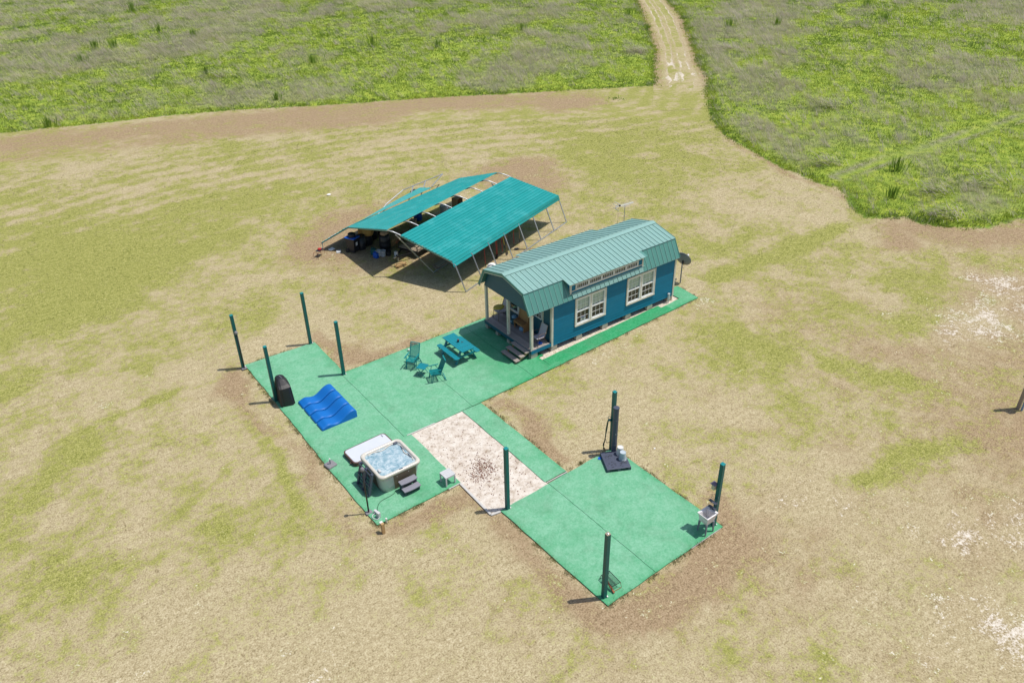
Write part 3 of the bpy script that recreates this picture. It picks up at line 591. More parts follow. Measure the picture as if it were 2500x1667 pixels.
# clapboards on the sunny wall, one object per board and wall section
PIT = .168
def lap(x0, x1, z, yf=.03):
    h_ = PIT + .012; m = MB(); p = [(yf - .027, z), (yf - .001, z), (yf - .001, z + h_), (yf - .0125, z + h_)]
    return m.prism(p, 'x', x0, x1)
nb_ = int((ZT - ZB) / PIT) + 1
for i in range(nb_):
    z = ZB + i * PIT; secs = [(WX + .1, 2.78), (4.89, 6.33), (8.45, HX1 - .10)]
    if z + PIT < .88 or z > 2.5: secs = [(WX + .1, 5.6), (5.603, HX1 - .10)]
    if z + PIT + .012 > ZT: continue
    for s0, s1 in secs: hb(lap(s0, s1, z), 'siding_board', 'siding')
    hb(MB().prism([(YB - .03 + .034, z), (YB - .029, z), (YB - .029, z + PIT + .012), (YB - .02, z + PIT + .012)], 'x', WX + .1, HX1 - .1), 'siding_board', 'siding')
    hb(MB().prism([(HX1 - .022 + .034, z), (HX1 - .021, z), (HX1 - .021, z + PIT + .012), (HX1 - .012, z + PIT + .012)], 'y', .1, YB - .1), 'siding_board', 'siding')
    if z > ZD:
        for (s0, s1) in ([(.14, PD[0] - .1), (PD[1] + .1, PW[0] - .09), (PW[1] + .09, YB - .14)] if z + PIT < 2.34 else [(.14, YB - .14)]):
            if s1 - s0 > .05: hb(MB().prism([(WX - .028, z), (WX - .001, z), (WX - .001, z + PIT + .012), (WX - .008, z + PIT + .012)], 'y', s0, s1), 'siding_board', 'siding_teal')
# front gable boards
for i in range(9):
    z = ZT + i * PIT; z2 = min(z + PIT + .01, ZR - .1)
    def hw(zz):
        zz = min(max(zz, ZT), ZR - .09)
        if zz < ZK - .07: return DE - .2 - (zz - ZE) / (ZK - ZE) * (DE - DB) * .98 if zz > ZE else 2.0
        return (ZR - .08 - zz) / SL
    a, c = min(hw(z), 1.99), min(hw(z2), 1.99)
    if z > ZR - .2: break
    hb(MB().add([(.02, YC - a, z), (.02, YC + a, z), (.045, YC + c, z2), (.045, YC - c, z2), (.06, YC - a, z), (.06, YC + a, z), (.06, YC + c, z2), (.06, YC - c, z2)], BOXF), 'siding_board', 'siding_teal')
hb(MB().bx(.022, .07, .02, YB - .02, ZT - .05, ZT - .004), 'beam', 'siding_teal')
hb(MB().bx(.07, WX, .02, .09, ZT - .12, ZT - .004), 'beam', 'siding_teal'); hb(MB().bx(.07, WX, YB - .09, YB - .02, ZT - .12, ZT - .004), 'beam', 'siding_teal')
# corner boards
for (x0, x1, y0, y1) in [(WX - .02, WX + .1, -.018, .11), (HX1 - .1, HX1 + .015, -.018, .09), (HX1 - .1, HX1 + .015, YB - .09, YB + .018), (WX - .02, WX + .1, YB - .11, YB + .018)]:
    hb(MB().bx(x0, x1, y0, y1, ZB - .02, ZT), 'corner_board', 'trim')
# big sash windows
def sash_window(root, x0, x1, z0, z1, curt, y=0.03):
    w = MB(); t = .055
    w.bx(x0, x0 + t, y - .05, y + .06, z0, z1).bx(x1 - t, x1, y - .05, y + .06, z0, z1).bx(x0 + t, x1 - t, y - .05, y + .06, z1 - t, z1).bx(x0 + t, x1 - t, y - .055, y + .06, z0, z0 + t + .01)
    win = hb(w, 'window', 'white'); zm = (z0 + z1) / 2
    def sub(mb, n, m, **kw):
        o = mb.build(n, M[m], win, **kw); return o
    off = Matrix.Translation((-5, -2, 0))
    def S(mb, n, m): mb.v = [tuple(off @ Vector(p)) for p in mb.v]; return sub(mb, n, m)
    S(MB().bx(x0 + t, x1 - t, y - .04, y + .03, zm - .03, zm + .03), 'meeting_rail', 'white')
    for (a, c, yy) in ((zm + .03, z1 - t, y + .012), (z0 + t + .01, zm - .03, y - .012)):
        S(MB().bx(x0 + t, x1 - t, yy + .004, yy + .010, a, c), 'pane', 'glass')
        mu = MB()
        for k_ in (1, 2):
            xx = x0 + t + (x1 - x0 - 2 * t) * k_ / 3; mu.bx(xx - .006, xx + .006, yy - .008, yy + .003, a, c)
        S(mu.bx(x0 + t, x1 - t, yy - .0095, yy + .0015, (a + c) / 2 - .006, (a + c) / 2 + .006), 'muntin', 'white')
    S(MB().bx(x0 + t, x1 - t, y + .16, y + .165, z0 + t, z1 - t), 'blind', 'screen')
    if curt:
        c = MB(); n = 22; top, bot = [], []
        for i in range(n + 1):
            xx = x0 + t + .01 + (x1 - x0 - 2 * t - .02) * i / n; yy = y + .05 + .012 * math.sin(i * 1.9) + .006 * math.sin(i * .7)
            top.append((xx, yy, z1 - t)); bot.append((xx, yy, zm + .02 + .05 * math.sin(i * 1.1 + x0) + .03 * math.sin(i * 2.3)))
        for i in range(n): c.quad(bot[i], bot[i + 1], top[i + 1], top[i])
        S(c, 'curtain', 'curtain')
    return win
for (a, c_, z0, z1) in WIN:
    m = (a + c_) / 2; T_ = .085
    fr = MB().bx(a - T_, c_ + T_, -.030, .035, z1, z1 + .07).bx(a - T_, c_ + T_, -.045, .035, z0 - .08, z0).bx(a - T_, a, -.028, .035, z0, z1).bx(c_, c_ + T_, -.028, .035, z0, z1).bx(m - .04, m + .04, -.027, .035, z0, z1)
    hb(fr, 'window_trim', 'trim')
    sash_window(house, a, m - .04, z0, z1, True); sash_window(house, m + .04, c_, z0, z1, True)
# porch window and door
b = MB(); y0, y1, z0, z1 = PW; b.bx(WX - .04, WX + .05, y0, y0 + .05, z0, z1).bx(WX - .04, WX + .05, y1 - .05, y1, z0, z1).bx(WX - .04, WX + .05, y0 + .05, y1 - .05, z0, z0 + .05).bx(WX - .04, WX + .05, y0 + .05, y1 - .05, z1 - .05, z1).bx(WX - .03, WX + .04, y0 + .05, y1 - .05, 1.6, 1.65)
w = hb(b, 'window', 'white')
hb(MB().bx(WX - .03, WX + .02, y0 - .08, y0 - .002, z0 - .08, z1 + .08).bx(WX - .03, WX + .02, y1 + .002, y1 + .08, z0 - .08, z1 + .08).bx(WX - .031, WX + .02, y0 - .002, y1 + .002, z0 - .08, z0 - .002).bx(WX - .031, WX + .02, y0 - .002, y1 + .002, z1 + .002, z1 + .08), 'window_trim', 'trim')
o = MB().bx(WX + .006, WX + .012, y0 + .05, y1 - .05, z0 + .05, z1 - .05).build('pane', M['glass'], w); o.location = (-5, -2, 0)
hb(MB().bx(WX + .09, WX + .095, y0, y1, z0, z1), 'blind', 'screen')
d = hb(MB().bx(WX + .01, WX + .06, PD[0] + .003, PD[1] - .003, ZD + .01, PD[3] - .004), 'door', 'siding_teal')
dm = MB()
for (a, c, e, f) in [(.80, 1.09, .62, 1.32), (1.15, 1.44, .62, 1.32)]: dm.bx(WX + .002, WX + .011, a, c, e, f)
o = dm.build('door_panel', M['siding_teal'], d); o.location = (-5, -2, 0)
dm = MB(); a, c, e, f = .80, 1.44, 1.46, 2.02
dm.bx(WX - .012, WX + .009, a, c, e, e + .05).bx(WX - .012, WX + .009, a, c, f - .05, f).bx(WX - .012, WX + .009, a, a + .05, e + .05, f - .05).bx(WX - .012, WX + .009, c - .05, c, e + .05, f - .05)
for k_ in (1, 2): yy = a + (c - a) * k_ / 3; dm.bx(WX - .008, WX + .008, yy - .012, yy + .012, e + .05, f - .05)
dm.bx(WX - .0085, WX + .0075, a + .05, c - .05, 1.73, 1.752)
o = dm.build('door_light', M['white'], d); o.location = (-5, -2, 0)
o = MB().bx(WX + .0015, WX + .0095, a + .05, c - .05, e + .05, f - .05).build('pane', M['screen'], d); o.location = (-5, -2, 0)
o = MB().lathe([(.0, 0), (.03, .005), (.034, .03), (.02, .05), (0, .055)], n=10).build('door_knob', M['galv'], d, smooth=True); o.rotation_euler = (0, -R(90), 0); o.location = (WX - .0 - 5, 1.43 - 2, 1.35)
hb(MB().bx(WX - .032, WX + .02, PD[0] - .09, PD[0], ZD + .01, PD[3] + .09).bx(WX - .032, WX + .02, PD[1], PD[1] + .09, ZD + .01, PD[3] + .09).bx(WX - .033, WX + .02, PD[0], PD[1], PD[3] + .001, PD[3] + .09), 'door_trim', 'trim')
# porch posts, deck, rim
for y in (.09, 2.0, 3.91):
    p = hb(MB().bx(.02, .15, y - .065, y + .065, ZD + .002, ZT - .052), 'porch_post', 'trim', bevel=.006)
nd = 28; dw = (YB - .02) / nd
dx = [(-.02, WX - .01)]
for i in range(int((WX + .02) / .132)):
    x0 = -.03 + i * .132; hb(MB().bx(x0, x0 + .126, .0, YB, ZD - .035, ZD - random.uniform(0, .003)), 'deck_board', 'deck')
hb(MB().bx(-.035, .02, -.012, YB + .012, ZB + .01, ZD - .037), 'rim_joist', 'siding_teal')
hb(MB().bx(.02, WX + .04, -.012, .03, ZB + .01, ZD - .037), 'rim_joist', 'siding'); hb(MB().bx(.02, WX + .04, YB - .03, YB + .012, ZB + .01, ZD - .037), 'rim_joist', 'siding')
hb(MB().bx(.02, HX1 - .1, .10, YB - .1, ZB + .01, ZB + .09), 'floor_frame', 'shedin')
# piers
def pier(x, y, n=2, rz=0):
    b = MB()
    if n == 2: b.box((x, y, .10), (.40, .20, .185), rz).box((x, y, .295 - .004), (.40, .20, .19), rz)
    o = hb(b, 'pier', 'block', bevel=.008); return o
me_p = MB().box((0, 0, .095), (.40, .22, .185)).box((0, 0, .275 + .01), (.38, .21, .185)).mesh('pier', M['block'])
for x in (.20, 1.46, 3.13, 4.92, 6.58, 8.22, 9.75):
    for y in (.12, YB - .12): piece('pier', me_p, house, (x - 5, y - 2, 0))
for y in (2.95, 1.95): piece('pier', me_p, house, (.20 - 5, y - 2, 0))
# roof: one object per standing-seam panel
PWD = (10.08 + .22) / 34
def seam_panel(l, w=PWD):
    """panel lying along -y from 0 to -l in its own plane, x 0..w, seam at x=0, two shallow pencil ribs"""
    prof = [(0, .0), (0, .034), (.016, .034), (.016, .004), (w * .36, .004), (w * .38, .010), (w * .40, .004), (w * .64, .004), (w * .66, .010), (w * .68, .004), (w - .001, .004), (w - .001, 0)]
    return MB().prism(prof, 'y', -l, 0).mesh('roof_panel', M['roof'])
LU = DB / math.cos(math.atan(SL)) + .04; LUD = (DE + .04) / math.cos(math.atan(SL))
LL = math.hypot(DE - DB, ZK - ZE) + .02; aU, aL = math.atan(SL), math.atan2(ZK - ZE, DE - DB)
meU, meUD, meL = seam_panel(LU), seam_panel(LUD), seam_panel(LL); LB = LL * .27; meLB = seam_panel(LB)
for i in range(34):
    x = -.22 + i * PWD; xm = x + PWD / 2; dorm = DX0 - .16 < xm < DX1 + .05
    for sgn in (1, -1):
        xr = (x if sgn > 0 else x + PWD) - 5
        def put(me, d, z, ang):
            o = piece('roof_panel', me, house, (xr, (YC - sgn * d) - 2, z)); o.rotation_euler = (ang, 0, 0) if sgn > 0 else (ang, 0, math.pi)
        put(meUD if dorm else meU, .01, ZR + .004, aU)
        din = DX0 < xm < DX1
        if din: put(meLB, DE - (DE - DB) * .27 * LL / LL, ZE + (ZK - ZE) * .27, aL)
        else: put(meL, DB - .02, ZK - .005, aL)
# sheathing beneath the panels (soffit side)
for s in (1, -1):
    q = lambda d, z, x: (x, YC - s * d, z)
    def slab(d0, z0, d1, z1, x0, x1, t=.03, nm='roof_sheathing'):
        b = MB(); nrm = Vector((0, -s * (z0 - z1), (d1 - d0))).normalized() * -t
        a = [q(d0, z0, x0), q(d1, z1, x0), q(d1, z1, x1), q(d0, z0, x1)]; c = [(p[0], p[1] + nrm.y, p[2] + nrm.z) for p in a]
        hb(b.add(c + a, BOXF), nm, 'roofdark')
    slab(0, ZR - .004, DB, ZK - .008, -.21, 10.07); slab(DB, ZK - .012, DE - .01, ZE - .01, -.21, DX0 - .01); slab(DB, ZK - .012, DE - .01, ZE - .01, DX1 + .01, 10.07)
    slab(DB + (DE - DB) * .70, ZK - (ZK - ZE) * .70 - .01, DE - .01, ZE - .01, DX0 - .008, DX1 + .008)
    slab(DB + .02, ZK - .008 - .02 * SL, DE + .02, ZR - SL * (DE + .02) - .008, DX0 - .15, DX1 + .14)
    # dormer face and cheeks
    yf = YC - s * 2.03; ye = yf + s * .06; ya, yb = min(yf, ye), max(yf, ye)
    zt = ZR - SL * 2.0 - .05
    wb = MB(); WD = [(2.80 + i * .846, 2.80 + i * .846 + .80) for i in range(5)]
    wb.bx(DX0 + .09, DX1 - .09, ya, yb, 2.66, 3.03).bx(DX0 + .09, DX1 - .09, ya, yb, 3.335, zt)
    xs = [DX0 + .09] + [v for w_ in WD for v in w_] + [DX1 - .09]
    for a, c in zip(xs[::2], xs[1::2]):
        if c - a > .005: wb.bx(a, c, ya, yb, 3.03, 3.335)
    hb(wb, 'dormer_wall', 'siding')
    for xx in (DX0, DX1 - .09): hb(MB().bx(xx, xx + .088, ya - .012, yb + .012, 2.86, zt), 'corner_board', 'trim')
    hb(MB().bx(DX0 + .088, DX1 - .09, min(yf, yf - s * .02), max(yf, yf - s * .02), 3.0, 3.04), 'dormer_trim', 'trim')
    hb(MB().bx(DX0 + .088, DX1 - .09, min(yf, yf - s * .02), max(yf, yf - s * .02), 3.345, zt - .01), 'dormer_trim', 'trim')
    for (a, c) in [(DX0 + .34, 2.795)] + [(w_[1] + .004, WD[i + 1][0] - .004) for i, w_ in enumerate(WD[:-1])] + [(WD[4][1] + .004, WD[4][1] + .05)]:
        hb(MB().bx(a, c, min(yf - s * .0005, yf - s * .018), max(yf - s * .0005, yf - s * .018), 3.042, 3.343), 'dormer_trim', 'trim')
    for xx, x2 in ((DX0, DX0 + .06), (DX1 - .06, DX1)):
        pts = [(YC - s * 2.0, ZR - SL * 2.0 - .05), (YC - s * (DB - .05), ZK - .05), (YC - s * 2.0, 2.80)]
        hb(MB().prism(pts, 'x', xx + .004, x2 - .004), 'dormer_cheek', 'siding')
    for (a, c) in WD:
        z0, z1 = 3.045, 3.33; b = MB(); t = .035; yo, yi = yf - s * .03, yf + s * .03; lo, hi = min(yo, yi), max(yo, yi)
        b.bx(a, a + t, lo, hi, z0, z1).bx(c - t, c, lo, hi, z0, z1).bx(a + t, c - t, lo, hi, z0, z0 + t).bx(a + t, c - t, lo, hi, z1 - t, z1)
        w = hb(b, 'dormer_window', 'white')
        mu = MB()
        for k_ in range(1, 6): xx = a + t + (c - a - 2 * t) * k_ / 6; mu.bx(xx - .009, xx + .009, min(yf - s * .015, yf), max(yf - s * .015, yf), z0 + t, z1 - t)
        o = mu.build('muntin', M['white'], w); o.location = (-5, -2, 0)
        o = MB().bx(a + t, c - t, min(yf + s * .004, yf + s * .008), max(yf + s * .004, yf + s * .008), z0 + t, z1 - t).build('pane', M['glass'], w); o.location = (-5, -2, 0)
        o = MB().bx(a + t, c - t, min(yf + s * .05, yf + s * .056), max(yf + s * .05, yf + s * .056), z0, z1).build('blind', M['darkblind'], w); o.location = (-5, -2, 0)
    # drip flashing where the band of lower roof meets the dormer
    hb(MB().bx(DX0 - .1, DX1 + .1, min(yf - s * .035, yf - s * .003), max(yf - s * .035, yf - s * .003), 2.875, 2.90), 'flashing', 'roof')
    # rake trim both ends
    for (x0, x1, m_, dz) in [(-.245, -.215, 'roofdark', .03), (10.075, 10.105, 'roofdark', .03), (-.213, -.19, 'trim', -.03)]:
        pl = [(0, ZR), (DB, ZK), (DE, ZE)]
        for (d0, z0), (d1, z1) in zip(pl[:-1], pl[1:]):
            b = MB(); a = [(YC - s * d0, z0 + dz), (YC - s * d1, z1 + dz), (YC - s * (d1 - (.0 if d1 == DB else .09)), z1 + dz - .13 + (.04 if d1 == DE else 0)), (YC - s * max(d0 - (.05 if d0 else 0), 0), z0 + dz - .13)]
            hb(b.prism(a, 'x', x0, x1), 'rake_trim', m_)
rc = MB().prism([(YC - .2, ZR + .045 - .2 * SL), (YC, ZR + .052), (YC + .2, ZR + .045 - .2 * SL), (YC + .2, ZR + .036 - .2 * SL), (YC, ZR + .042), (YC - .2, ZR + .036 - .2 * SL)], 'x', -.25, 10.11)
hb(rc, 'ridge_cap', 'roof')
# steps up to the porch
st = thing('porch_steps', 'weathered three tread wooden steps up to the porch', 'steps', (-.45, .72, .045))
for i, (x0, z) in enumerate(((-.90, .19), (-.59, .325), (-.28, .46))):
    MB().bx(x0, x0 + .275, .08, 1.36, z - .04, z).build('tread', M['stepwood'], st, world=True, bevel=.006)
for y in (.20, 1.22):
    MB().prism([(-.88, .046), (-.62, .046), (-.04, .32), (-.04, .415), (-.26, .415), (-.27, .283), (-.57, .283), (-.58, .148), (-.86, .148)], 'y', y - .02, y + .02).build('stringer', M['timber'], st, world=True)
# things on the porch
def sling_chair(label, loc, rz, group='sling patio chairs on the porch'):
    t = thing('sling_chair', label, 'chair', loc, rz, group)
    prof = [(-.26, .44), (-.18, .425), (.0, .40), (.16, .39), (.22, .42), (.28, .58), (.35, .78), (.42, .98)]
    for nm, seg in (('seat', prof[:5]), ('backrest', prof[4:])):
        b = MB(); w = .225
        for (a, c) in zip(seg[:-1], seg[1:]):
            b.add([(-0 + a[0], -w, a[1]), (c[0], -w, c[1]), (c[0], w, c[1]), (a[0], w, a[1]), (a[0], -w, a[1] - .012), (c[0], -w, c[1] - .012), (c[0], w, c[1] - .012), (a[0], w, a[1] - .012)], BOXF)
        b.build(nm, M['sling'], t)
    for s in (-1, 1):
        y = s * .245
        MB().tube([(p[0], y, p[1]) for p in prof], .013, 8).build('side_rail', M['bronze'], t)
        MB().tube([(-.27, y * 1.08, 0), (-.24, y * 1.08, .38), (-.23, y * 1.1, .56), (-.19, y * 1.1, .63), (-.08, y * 1.1, .66), (.10, y * 1.1, .65), (.24, y * 1.08, .60), (.31, y * 1.02, .62)], .013, 8).build('arm', M['bronze'], t)
        MB().tube([(.36, y * 1.06, 0), (.27, y * 1.06, .22), (.10, y * 1.04, .40)], .013, 8).build('leg', M['bronze'], t)
    MB().tube([(-.24, -.26, .36), (-.24, .26, .36)], .01, 6).build('stretcher', M['bronze'], t)
    return t
sling_chair('pale grey sling chair on the porch beside the near corner post', (.70, .33, ZD), R(3))
sling_chair('pale grey sling chair at the far end of the porch under a yellow cushion', (.72, 3.62, ZD), R(-5))
cu_ = MB(); cu_.loft([[(.25 * math.cos(a) * k_ * (1.25 if abs(math.cos(a)) > .7 else 1), .25 * math.sin(a) * k_, z) for a in np.linspace(0, 2 * math.pi, 21)[:-1]] for k_, z in ((.8, 0), (1, .02), (1.02, .05), (.9, .075), (.5, .085))])
o = cu_.build('seat_cushion', M['yellowcloth'], smooth=True); o.location = (.62, 3.58, ZD + .655); tag(o, 'faded yellow cushion balanced on the arms of the far porch chair', 'cushion')
bn = thing('wooden_bench', 'high-backed oak wood bench against the porch wall', 'bench', (.92, 1.98, ZD))
BX = (.70, 1.16); 
for y in (1.62, 2.36):
    MB().prism([(.72, ZD), (1.16, ZD), (1.17, ZD + 1.02), (1.10, ZD + 1.02), (1.02, ZD + .60), (.98, ZD + .50), (.70, ZD + .45), (.70, ZD + .38), (.76, ZD + .30)] if y < 2 else [(.98, ZD), (1.16, ZD), (1.17, ZD + 1.02), (1.10, ZD + 1.02), (1.02, ZD + .60), (.98, ZD + .50), (.70, ZD + .45), (.68, ZD + .38), (.72, ZD), (.78, ZD), (.78, ZD + .33), (.98, ZD + .33)], 'y', y - .02, y + .02).build('side_panel', M['oak'], bn, world=True)
MB().bx(.68, 1.02, 1.64, 2.34, ZD + .41, ZD + .44).build('seat', M['oak'], bn, world=True); MB().bx(.70, .73, 1.64, 2.34, ZD + .31, ZD + .41).build('apron', M['oak'], bn, world=True)
MB().add([(1.03, 1.64, ZD + .45), (1.06, 1.64, ZD + .45), (1.06, 2.34, ZD + .45), (1.03, 2.34, ZD + .45), (1.11, 1.64, ZD + 1.0), (1.14, 1.64, ZD + 1.0), (1.14, 2.34, ZD + 1.0), (1.11, 2.34, ZD + 1.0)], BOXF).build('backrest', M['oak'], bn, world=True)
def lump(name, label, cat, loc, size, mat, seed=1):
    b = MB(); rr = random.Random(seed); n = 10
    b.loft([[(size[0] * k_ * math.cos(a) * rr.uniform(.85, 1.12), size[1] * k_ * math.sin(a) * rr.uniform(.85, 1.12), size[2] * z) for a in np.linspace(0, 2 * math.pi, n + 1)[:-1]] for k_, z in ((.4, 0), (.5, .1), (.52, .5), (.38, .85), (.12, 1.0))])
    o = b.build(name, M[mat], smooth=False); o.location = loc; return tag(o, label, cat)
lump('cloth_bundle', 'pale blue bundle of cloth stuffed under the wooden bench', 'bundle', (.84, 1.86, ZD), (.26, .36, .2), 'lightblue', 3)
lump('cloth_bundle', 'blue crumpled bag under the near porch chair', 'bag', (.76, .30, ZD), (.25, .28, .1), 'bluebin', 4)
lump('cloth_bundle', 'pale crumpled bag on top of the dark tote beside the wooden bench', 'bag', (.98, 2.70, ZD + .325), (.3, .35, .14), 'lightblue', 5)
tt_ = thing('storage_tote', 'dark teal storage tote between the bench and the porch window', 'tote', (.98, 2.72, ZD))
MB().box((0, 0, .14), (.40, .55, .28), taper=1.06).build('bin', M['tealtote'], tt_, bevel=.02); MB().box((0, 0, .301), (.46, .61, .04)).build('lid', M['tealtote'], tt_, bevel=.01)
MB().box((-.215, 0, .16), (.012, .15, .1)).build('sticker', M['lightblue'], tt_)
wd_ = lump('shoe_pile', 'dark heap of shoes below the porch window', 'shoes', (1.05, 3.15, ZD), (.26, .34, .14), 'black', 6)
sg = thing('window_sign', 'blue and white security sign standing inside the near window', 'sign', (3.42, .075, 1.01))
MB().box((0, 0, .14), (.30, .008, .28)).build('board', M['paper'], sg); MB().box((0, -.006, .235), (.30, .004, .09)).build('blue_band', M['bluebin'], sg)
b = MB()
for q in range(4): b.box((-.10 + q * .05 + .02, -.0055, .235), (.03, .005, .035))
b.build('band_lettering', M['paper'], sg)
b = MB().box((.02, -.0055, .13), (.16, .003, .02)).box((-.03, -.0055, .09), (.12, .003, .02)).box((.03, -.0055, .05), (.1, .003, .02)); b.build('lettering', M['black'], sg)
ub = thing('utility_pedestal', 'grey utility box on a conduit against the rear end of the blue wall', 'utility box', (9.55, -.10, 0))
MB().box((0, 0, .40), (.11, .08, .34)).build('box', M['greyplast'], ub, bevel=.01); MB().tube([(0, 0, 0), (0, 0, .25)], .028, 8).build('conduit', M['greyplast'], ub); MB().box((0, -.0, .575), (.13, .10, .025)).build('cap', M['greyplast'], ub)
# ------------------------------------------------------------------ the wind-racked carport
cp = thing('carport', 'half collapsed teal metal carport on a leaning galvanised frame', 'carport', (5.5, 13.5, 0))
cb = lambda mb, n, m, **kw: mb.build(n, M[m], cp, world=True, **kw)
def V3(p): return Vector(p)
NF = dict(pk=V3((-.37, 11.93, 2.65)), bd=V3((1.02, 8.64, 1.83)), lo=V3((.97, 8.39, 1.55))); NR = dict(pk=V3((10.38, 15.74, 2.65)), bd=V3((12.0, 12.5, 1.90)), lo=V3((12.07, 12.47, 1.60)))
FF = dict(inn=V3((-.86, 12.60, 2.90)), bd=V3((-1.24, 17.22, 1.62)), lo=V3((-2.64, 18.52, .48))); FR = dict(inn=V3((9.84, 16.46, 2.88)), bd=V3((8.97, 20.0, 1.70)))
def sheet(fa, fb, ra, rb, ribs, name, mat, nl=26, sag=0.0, rh=.022, jit=0.0, fr0=0.0):
    """ribbed metal sheet between a front edge fa-fb and a rear edge ra-rb, ribs running lengthwise"""
    prof = []
    for k_ in range(ribs):
        a = k_ / ribs; w = 1 / ribs; prof += [(a, 0), (a + w * .66, 0), (a + w * .72, 1), (a + w * .88, 1), (a + w * .94, 0)]
    prof.append((1, 0)); rows = []
    nrm = (fb - fa).cross(ra - fa).normalized(); nrm = nrm if nrm.z > 0 else -nrm
    for i in range(nl + 1):
        t = fr0 + (1 - fr0) * i / nl; row = []
        for (u, hgt) in prof:
            p = (fa.lerp(fb, u)).lerp(ra.lerp(rb, u), t); dz = -sag * math.sin(math.pi * t) * 4 * u * (1 - u) + jit * math.sin(7 * t + 3 * u) * u
            row.append(p + nrm * (hgt * rh) + Vector((0, 0, dz)))
        rows.append(row)
    b = MB(); n = len(prof); top = [tuple(p) for r_ in rows for p in r_]; bot = [(p[0], p[1], p[2] - .006) for p in top]; N = len(top); fs = []
    for i in range(nl):
        for k_ in range(n - 1):
            a = i * n + k_; fs += [(a, a + 1, a + n + 1, a + n), (N + a + n, N + a + n + 1, N + a + 1, N + a)]
    for k_ in range(n - 1): fs += [(k_, N + k_, N + k_ + 1, k_ + 1), (nl * n + k_ + 1, N + nl * n + k_ + 1, N + nl * n + k_, nl * n + k_)]
    for i in range(nl): fs += [(i * n + n, N + i * n + n, N + i * n, i * n), (i * n + n - 1, N + i * n + n - 1, N + (i + 1) * n + n - 1, (i + 1) * n + n - 1)]
    b.v = top + bot; b.f = fs; return cb(b, name, mat)
def strips(fa, fb, ra, rb, n, ribs, lift=.008, **kw):
    for k_ in range(n):
        u0, u1 = k_ / n, (k_ + 1) / n + (.012 if k_ < n - 1 else 0); up = Vector((0, 0, lift * (n - k_)))
        sheet(fa.lerp(fb, u0) + up, fa.lerp(fb, u1) + up, ra.lerp(rb, u0) + up, ra.lerp(rb, u1) + up, ribs, 'roof_sheet', 'teal', **kw)
strips(NF['pk'], NF['bd'], NR['pk'], NR['bd'], 4, 4, rh=.030)
sheet(NF['bd'] + Vector((0, 0, .004)), NF['lo'], NR['bd'] + Vector((0, 0, .004)), NR['lo'], 2, 'eave_sheet', 'teal', rh=.03)
strips(FF['inn'], FF['bd'], FR['inn'], FR['bd'], 4, 5, rh=.028, sag=.10)
cr_ = V3((6.3, 19.5, 1.68)); lr_ = V3((6.75, 22.0, .92))
strips(FF['bd'] + Vector((0, 0, .02)), FF['lo'], cr_ + Vector((0, 0, .05)), lr_, 3, 3, rh=.028, nl=18, jit=.03)
# front edge trims
cb(MB().beam(NF['pk'] + Vector((-.02, 0, -.03)), NF['bd'] + Vector((-.02, 0, -.03)), .03, .07), 'edge_trim', 'roofdark'); cb(MB().beam(FF['inn'] + Vector((-.02, 0, -.02)), FF['bd'] + Vector((-.02, 0, -.02)), .03, .07), 'edge_trim', 'roofdark'); cb(MB().beam(FF['bd'] + Vector((-.02, 0, -.02)), FF['lo'] + Vector((-.02, 0, -.02)), .03, .07), 'edge_trim', 'roofdark')
cb(MB().beam(FF['bd'].lerp(FF['lo'], .45) + Vector((-.03, .02, .05)), FF['bd'].lerp(FF['lo'], .72) + Vector((-.03, .02, .05)), .05, .015), 'bent_trim', 'paper')
# frame
RN0, RN1 = V3((1.40, 7.97, 0.0)), V3((12.36, 12.07, 0.0)); RM0, RM1 = V3((1.22, 11.25, 0)), V3((11.6, 15.1, 0))
cb(MB().beam(RN0 + Vector((0, 0, .03)), RN1 + Vector((0, 0, .03)), .06, .06), 'base_rail', 'galv'); cb(MB().beam(RM0 + Vector((0, 0, .03)), RM1 + Vector((0, 0, .03)), .06, .06), 'base_rail', 'galv')
for i in range(8):
    t = i / 7; top = (NF['lo'] + Vector((.12, .06, .08))).lerp(NR['lo'] + Vector((-.05, .06, .08)), t); bs = RN0.lerp(RN1, t)
    cb(MB().beam(bs + Vector((0, 0, .05)), top, .058, .058, (1, 0, 0)), 'leg', 'galv')
    fb_ = RM0.lerp(RM1, t); A = FF['inn'].lerp(FR['inn'], t); B = NF['pk'].lerp(NR['pk'], t)
    dfar = (FF['bd'].lerp(FR['bd'], t) - A).normalized(); dn = (NF['bd'].lerp(NR['bd'], t) - B).normalized()
    sgd = Vector((0, 0, -.045 - .1 * math.sin(math.pi * t) * .4))
    cb(MB().tube([A + dfar * 1.6 + sgd + Vector((0, 0, -.10 * math.sin(math.pi * t))), A + dfar * .3 + sgd, A + Vector((.0, -.12, .02)), A.lerp(B, .45) + Vector((0, 0, .05)), B + Vector((0, .10, .02)), B + dn * .3 + Vector((0, 0, -.06)), B + dn * 1.2 + Vector((0, 0, -.06)), NF['bd'].lerp(NR['bd'], t) + Vector((-.03, .1, -.06)), top], .034, 8), 'roof_bow', 'galv', smooth=True)
    if i in (0, 3, 6): cb(MB().beam(fb_ + Vector((0, 0, .05)), A.lerp(B, .6) + Vector((0, 0, -.06)), .058, .058, (1, 0, 0)), 'inner_leg', 'galv' if i else 'oldsteel')
